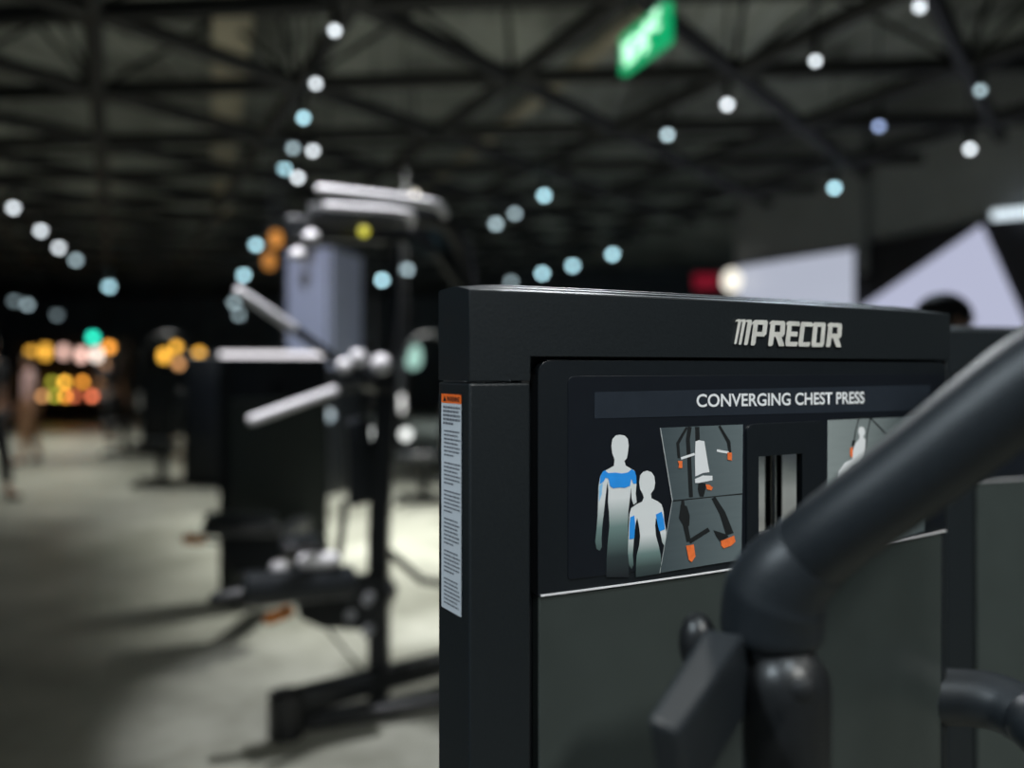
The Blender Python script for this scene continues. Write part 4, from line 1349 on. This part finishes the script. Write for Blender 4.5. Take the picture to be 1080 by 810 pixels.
def person(label, x, y, rz, H, shirt, pants, stride=0.0, arm=0.0):
    t = thing('person', Vector((x, y, 0)), label, 'person', rz)
    s = H / 1.7
    V, E, Rr = [], [], []

    def add(p, r, par=None):
        V.append(Vector(p) * s); Rr.append(tuple(q * s for q in r) if isinstance(r, tuple) else r * s)
        if par is not None: E.append((par, len(V) - 1))
        return len(V) - 1
    pel = add((0, 0, .94), (.135, .10))
    bel = add((0, 0, 1.09), (.118, .09), pel)
    che = add((0, 0, 1.28), (.145, .10), bel)
    sho = add((0, .01, 1.41), (.10, .075), che)
    nek = add((0, .005, 1.48), .052, sho)
    jaw = add((0, -.015, 1.55), (.058, .072), nek)
    hed = add((0, -.005, 1.615), (.074, .094), jaw)
    top = add((0, .0, 1.675), (.055, .07), hed)
    legs = {}
    roots = [pel]
    for sd_ in (-1, 1):
        st = stride * sd_
        hip = add((.09 * sd_, 0, .86), .088, pel)
        kne = add((.095 * sd_, -.03 - .16 * st, .48), .056, hip)
        ank = add((.10 * sd_, .03 - .34 * st, .09), .037, kne)
        toe = add((.105 * sd_, -.13 - .34 * st, .04), (.036, .03), ank)
        legs[sd_] = (hip, kne, ank, toe)
        sh = add((.17 * sd_, .01, 1.385), .056, sho)
        el = add((.235 * sd_, .03 + .12 * st, 1.12), .041, sh)
        wr = add((.255 * sd_, -.06 + .26 * st - arm, .89), .028, el)
        pm = add((.258 * sd_, -.08 + .30 * st - arm, .82), (.020, .036), wr)
        for k in range(4):
            off = (-.027 + .018 * k); ln = (.072, .08, .076, .06)[k]
            a = len(V)
            add((.258 * sd_, -.085 + .30 * st - arm + off, .80), .009)
            add((.256 * sd_, -.088 + .30 * st - arm + off, .80 - ln * .55), .0085, a)
            add((.248 * sd_, -.094 + .30 * st - arm + off, .80 - ln), .007, a + 1)
            roots.append(a)
        a = len(V)
        add((.252 * sd_, -.105 + .30 * st - arm, .85), .010); add((.238 * sd_, -.135 + .30 * st - arm, .815), .0095, a); add((.232 * sd_, -.14 + .30 * st - arm, .785), .008, a + 1)
        roots.append(a)
    # nose and ears
    a = len(V); add((0, -.092, 1.625), .010); add((0, -.112, 1.592), .014, a); roots.append(a)
    for sd_ in (-1, 1):
        a = len(V); add((.078 * sd_, .008, 1.625), (.012, .02)); add((.082 * sd_, .014, 1.585), (.010, .014), a); roots.append(a)
    body = skin_obj('body', V, E, Rr, M['skin'], t, roots)
    # clothing
    cv, ce, cr = [], [], []

    def addc(p, r, par=None):
        cv.append(p); cr.append(r)
        if par is not None: ce.append((par, len(cv) - 1))
        return len(cv) - 1
    g = 1.13
    a = addc(V[pel].copy(), tuple(q * 1.12 for q in Rr[pel])); b_ = addc(V[bel].copy(), tuple(q * 1.16 for q in Rr[bel]), a); c_ = addc(V[che].copy(), tuple(q * 1.12 for q in Rr[che]), b_); d_ = addc(V[sho].copy(), tuple(q * 1.12 for q in Rr[sho]), c_)
    for sd_ in (-1, 1):
        e_ = addc(Vector((.17 * sd_, .01, 1.385)) * s, .066 * s, d_)
        st = stride * sd_
        addc(Vector((.222 * sd_, .027 + .09 * st, 1.17)) * s, .054 * s, e_)
    skin_obj('shirt', cv, ce, cr, shirt, t)
    cv, ce, cr = [], [], []
    a = addc(V[pel].copy() - Vector((0, 0, .02 * s)), tuple(q * 1.10 for q in Rr[pel]))
    for sd_ in (-1, 1):
        h, k, n_, to = legs[sd_]
        b_ = addc(V[h].copy(), .098 * s, a); c_ = addc(V[k].copy(), .070 * s, b_); addc(V[k].lerp(V[n_], .85), .054 * s, c_)
    skin_obj('trousers', cv, ce, cr, pants, t)
    for sd_ in (-1, 1):
        h, k, n_, to = legs[sd_]
        q = V[n_]; z = q.z
        cv, ce, cr = [], [], []
        a = addc(Vector((q.x, q.y + .03 * s, z - .045 * s)), (.04 * s, .045 * s)); b_ = addc(Vector((q.x, q.y - .07 * s, z - .045 * s)), (.045 * s, .04 * s), a); addc(Vector((q.x, q.y - .18 * s, z - .05 * s)), (.038 * s, .032 * s), b_)
        skin_obj('shoe', cv, ce, cr, M['shoe'], t, sub=1)
    # hair: a cap over the crown and back of the head
    bm = new()
    bmesh.ops.create_uvsphere(bm, u_segments=24, v_segments=16, radius=1.0)
    for v in bm.verts:
        co = v.co
        lim = -0.15 if co.y < -0.35 else -0.75
        zc = max(co.z, 0.25 if co.y < -0.55 else (-0.2 if co.y < 0.1 else -0.7))
        v.co = Vector((co.x * .086, co.y * .108 + .008, 1.622 + zc * .092)) * s
    me = bpy.data.meshes.new('hair'); bm.to_mesh(me); bm.free(); me.shade_smooth(); me.materials.append(M['hair'])
    o = bpy.data.objects.new('hair', me); C.objects.link(o); o.parent = t
    for sd_ in (-1, 1):
        bm = new(); bmesh.ops.create_uvsphere(bm, u_segments=12, v_segments=8, radius=.013 * s, matrix=Matrix.Translation(Vector((.032 * sd_, -.084, 1.622)) * s))
        me = bpy.data.meshes.new('eye'); bm.to_mesh(me); bm.free(); me.materials.append(M['eye_white'])
        o = bpy.data.objects.new('eye', me); C.objects.link(o); o.parent = t
    bm = new(); bmesh.ops.create_uvsphere(bm, u_segments=12, v_segments=8, radius=1, matrix=Matrix.Translation(Vector((0, -.088, 1.565)) * s) @ Matrix.Diagonal((.024 * s, .008 * s, .007 * s, 1)))
    me = bpy.data.meshes.new('mouth'); bm.to_mesh(me); bm.free(); me.materials.append(mat('lips', (.30, .12, .10), .5))
    o = bpy.data.objects.new('mouth', me); C.objects.link(o); o.parent = t
    return t


q = W(31, HZ, 12.4); person('person in pale pink shirt and tan trousers walking at the far left', q.x, q.y, R(-60), 1.60, M['pink_cloth'], M['brown_cloth'], 0.35)
q = W(116, HZ, 15.7); person('person dressed all in black walking away at the far left', q.x, q.y, R(165), 1.66, M['black_cloth'], M['black_cloth'], 0.25)
q = W(-13, HZ, 9.0); person('person in black cut by the left edge of the frame, one leg showing', q.x, q.y, R(70), 1.74, M['black_cloth'], M['black_cloth'], 0.55)
q = W(997, HZ, 3.1); person('person with black hair whose head shows above the right end of the chest press', q.x, q.y, R(100), 1.66, M['black_cloth'], M['black_cloth'], 0.0)

# ------------------------------------------------------------------ light
def spot(x, y, z, power, cone=100, col=(1, 1, 1), blend=0.6, rad=0.06, aim=None):
    l = bpy.data.lights.new('spot', 'SPOT'); l.energy = power; l.spot_size = R(cone); l.spot_blend = blend; l.color = col; l.shadow_soft_size = rad
    o = bpy.data.objects.new('spot_light', l); C.objects.link(o); o.location = (x, y, z)
    if aim is not None:
        o.rotation_euler = (Vector(aim) - Vector((x, y, z))).to_track_quat('-Z', 'Y').to_euler()
    return o


NEUT = (1.0, 1.0, 0.95)
COOL = (0.80, 0.92, 1.0)
spot(0.0, 6.0, 3.5, 1000, 80, NEUT, 0.7)
spot(-1.1, 8.0, 3.5, 1000, 80, NEUT, 0.7)
spot(-4.6, 10.5, 3.5, 420, 100, NEUT, 0.8)
spot(-3.4, 6.6, 3.5, 60, 95, NEUT, 0.8)
spot(-8.5, 15.5, 3.5, 600, 105, NEUT, 0.8)
spot(2.8, 8.2, 3.5, 190, 95, NEUT, 0.8)
spot(3.4, 11.0, 3.5, 150, 100, COOL, 0.8)
spot(-0.95, 2.75, 3.5, 430, 41, (0.95, 0.95, 1.0), 0.6, 0.05, aim=(-0.66, 3.22, 1.6))
spot(-4.2, 6.0, 3.5, 260, 55, (0.80, 0.86, 1.0), 0.6, 0.05, aim=(-2.2, 9.4, 1.9))
# spots added without fittings: light for tower and arm, fill for the far hall
spot(0.2, -0.5, 3.6, 110, 50, COOL, 0.8, 0.08, aim=(0.3, 0.75, 1.2))
spot(-2.4, -0.6, 3.6, 330, 42, COOL, 0.8, 0.12, aim=(0.0, 0.8, 1.1))
spot(1.3, -1.4, 3.6, 270, 45, NEUT, 0.8, 0.12, aim=(0.4, 0.9, 1.2))
spot(0.5, 20, 3.5, 600, 110, COOL, 0.8)
spot(-5.5, 21, 3.5, 500, 110, COOL, 0.8)
spot(-7.4, 11.2, 3.5, 260, 80, NEUT, 0.8)
spot(1.9, 0.4, 3.6, 200, 90, NEUT, 0.8, 0.08)
spot(0.4, 4.6, 3.6, 190, 60, (0.92, 0.96, 1.0), 0.7, 0.12, aim=(0.2, 0.8, 1.4))
spot(1.9, 4.6, 3.6, 110, 60, (0.75, 0.88, 1.0), 0.7, 0.12, aim=(0.4, 0.9, 1.4))

w = bpy.data.worlds.new('World'); bpy.context.scene.world = w; w.use_nodes = True
w.node_tree.nodes['Background'].inputs[0].default_value = (0.55, 0.75, 0.95, 1)
w.node_tree.nodes['Background'].inputs[1].default_value = 0.06

# ------------------------------------------------------------------ camera
cam = bpy.data.cameras.new('camera')
cam.sensor_width = 36; cam.lens = F / 1080 * 36
cam.shift_y = (HZ - 405) / 1080
cam.dof.use_dof = True
cam.dof.focus_distance = FOC
cam.dof.aperture_fstop = cam.lens / 1000 / APER
cam.clip_start = 0.02; cam.clip_end = 100
co = bpy.data.objects.new('camera', cam); C.objects.link(co)
co.location = (0, 0, EYE); co.rotation_euler = (PI / 2, 0, 0)
sc = bpy.context.scene
sc.camera = co
sc.view_settings.view_transform = 'Standard'
sc.view_settings.look = 'None'
sc.view_settings.exposure = 0.0
sc.view_settings.gamma = 1.0
sc.view_settings.use_curve_mapping = False
sc.cycles.use_denoising = True
sc.cycles.denoiser = 'OPENIMAGEDENOISE'
sc.cycles.sample_clamp_indirect = 3.0
sc.cycles.sample_clamp_direct = 12.0
sc.cycles.use_light_tree = True
sc.cycles.use_adaptive_sampling = False
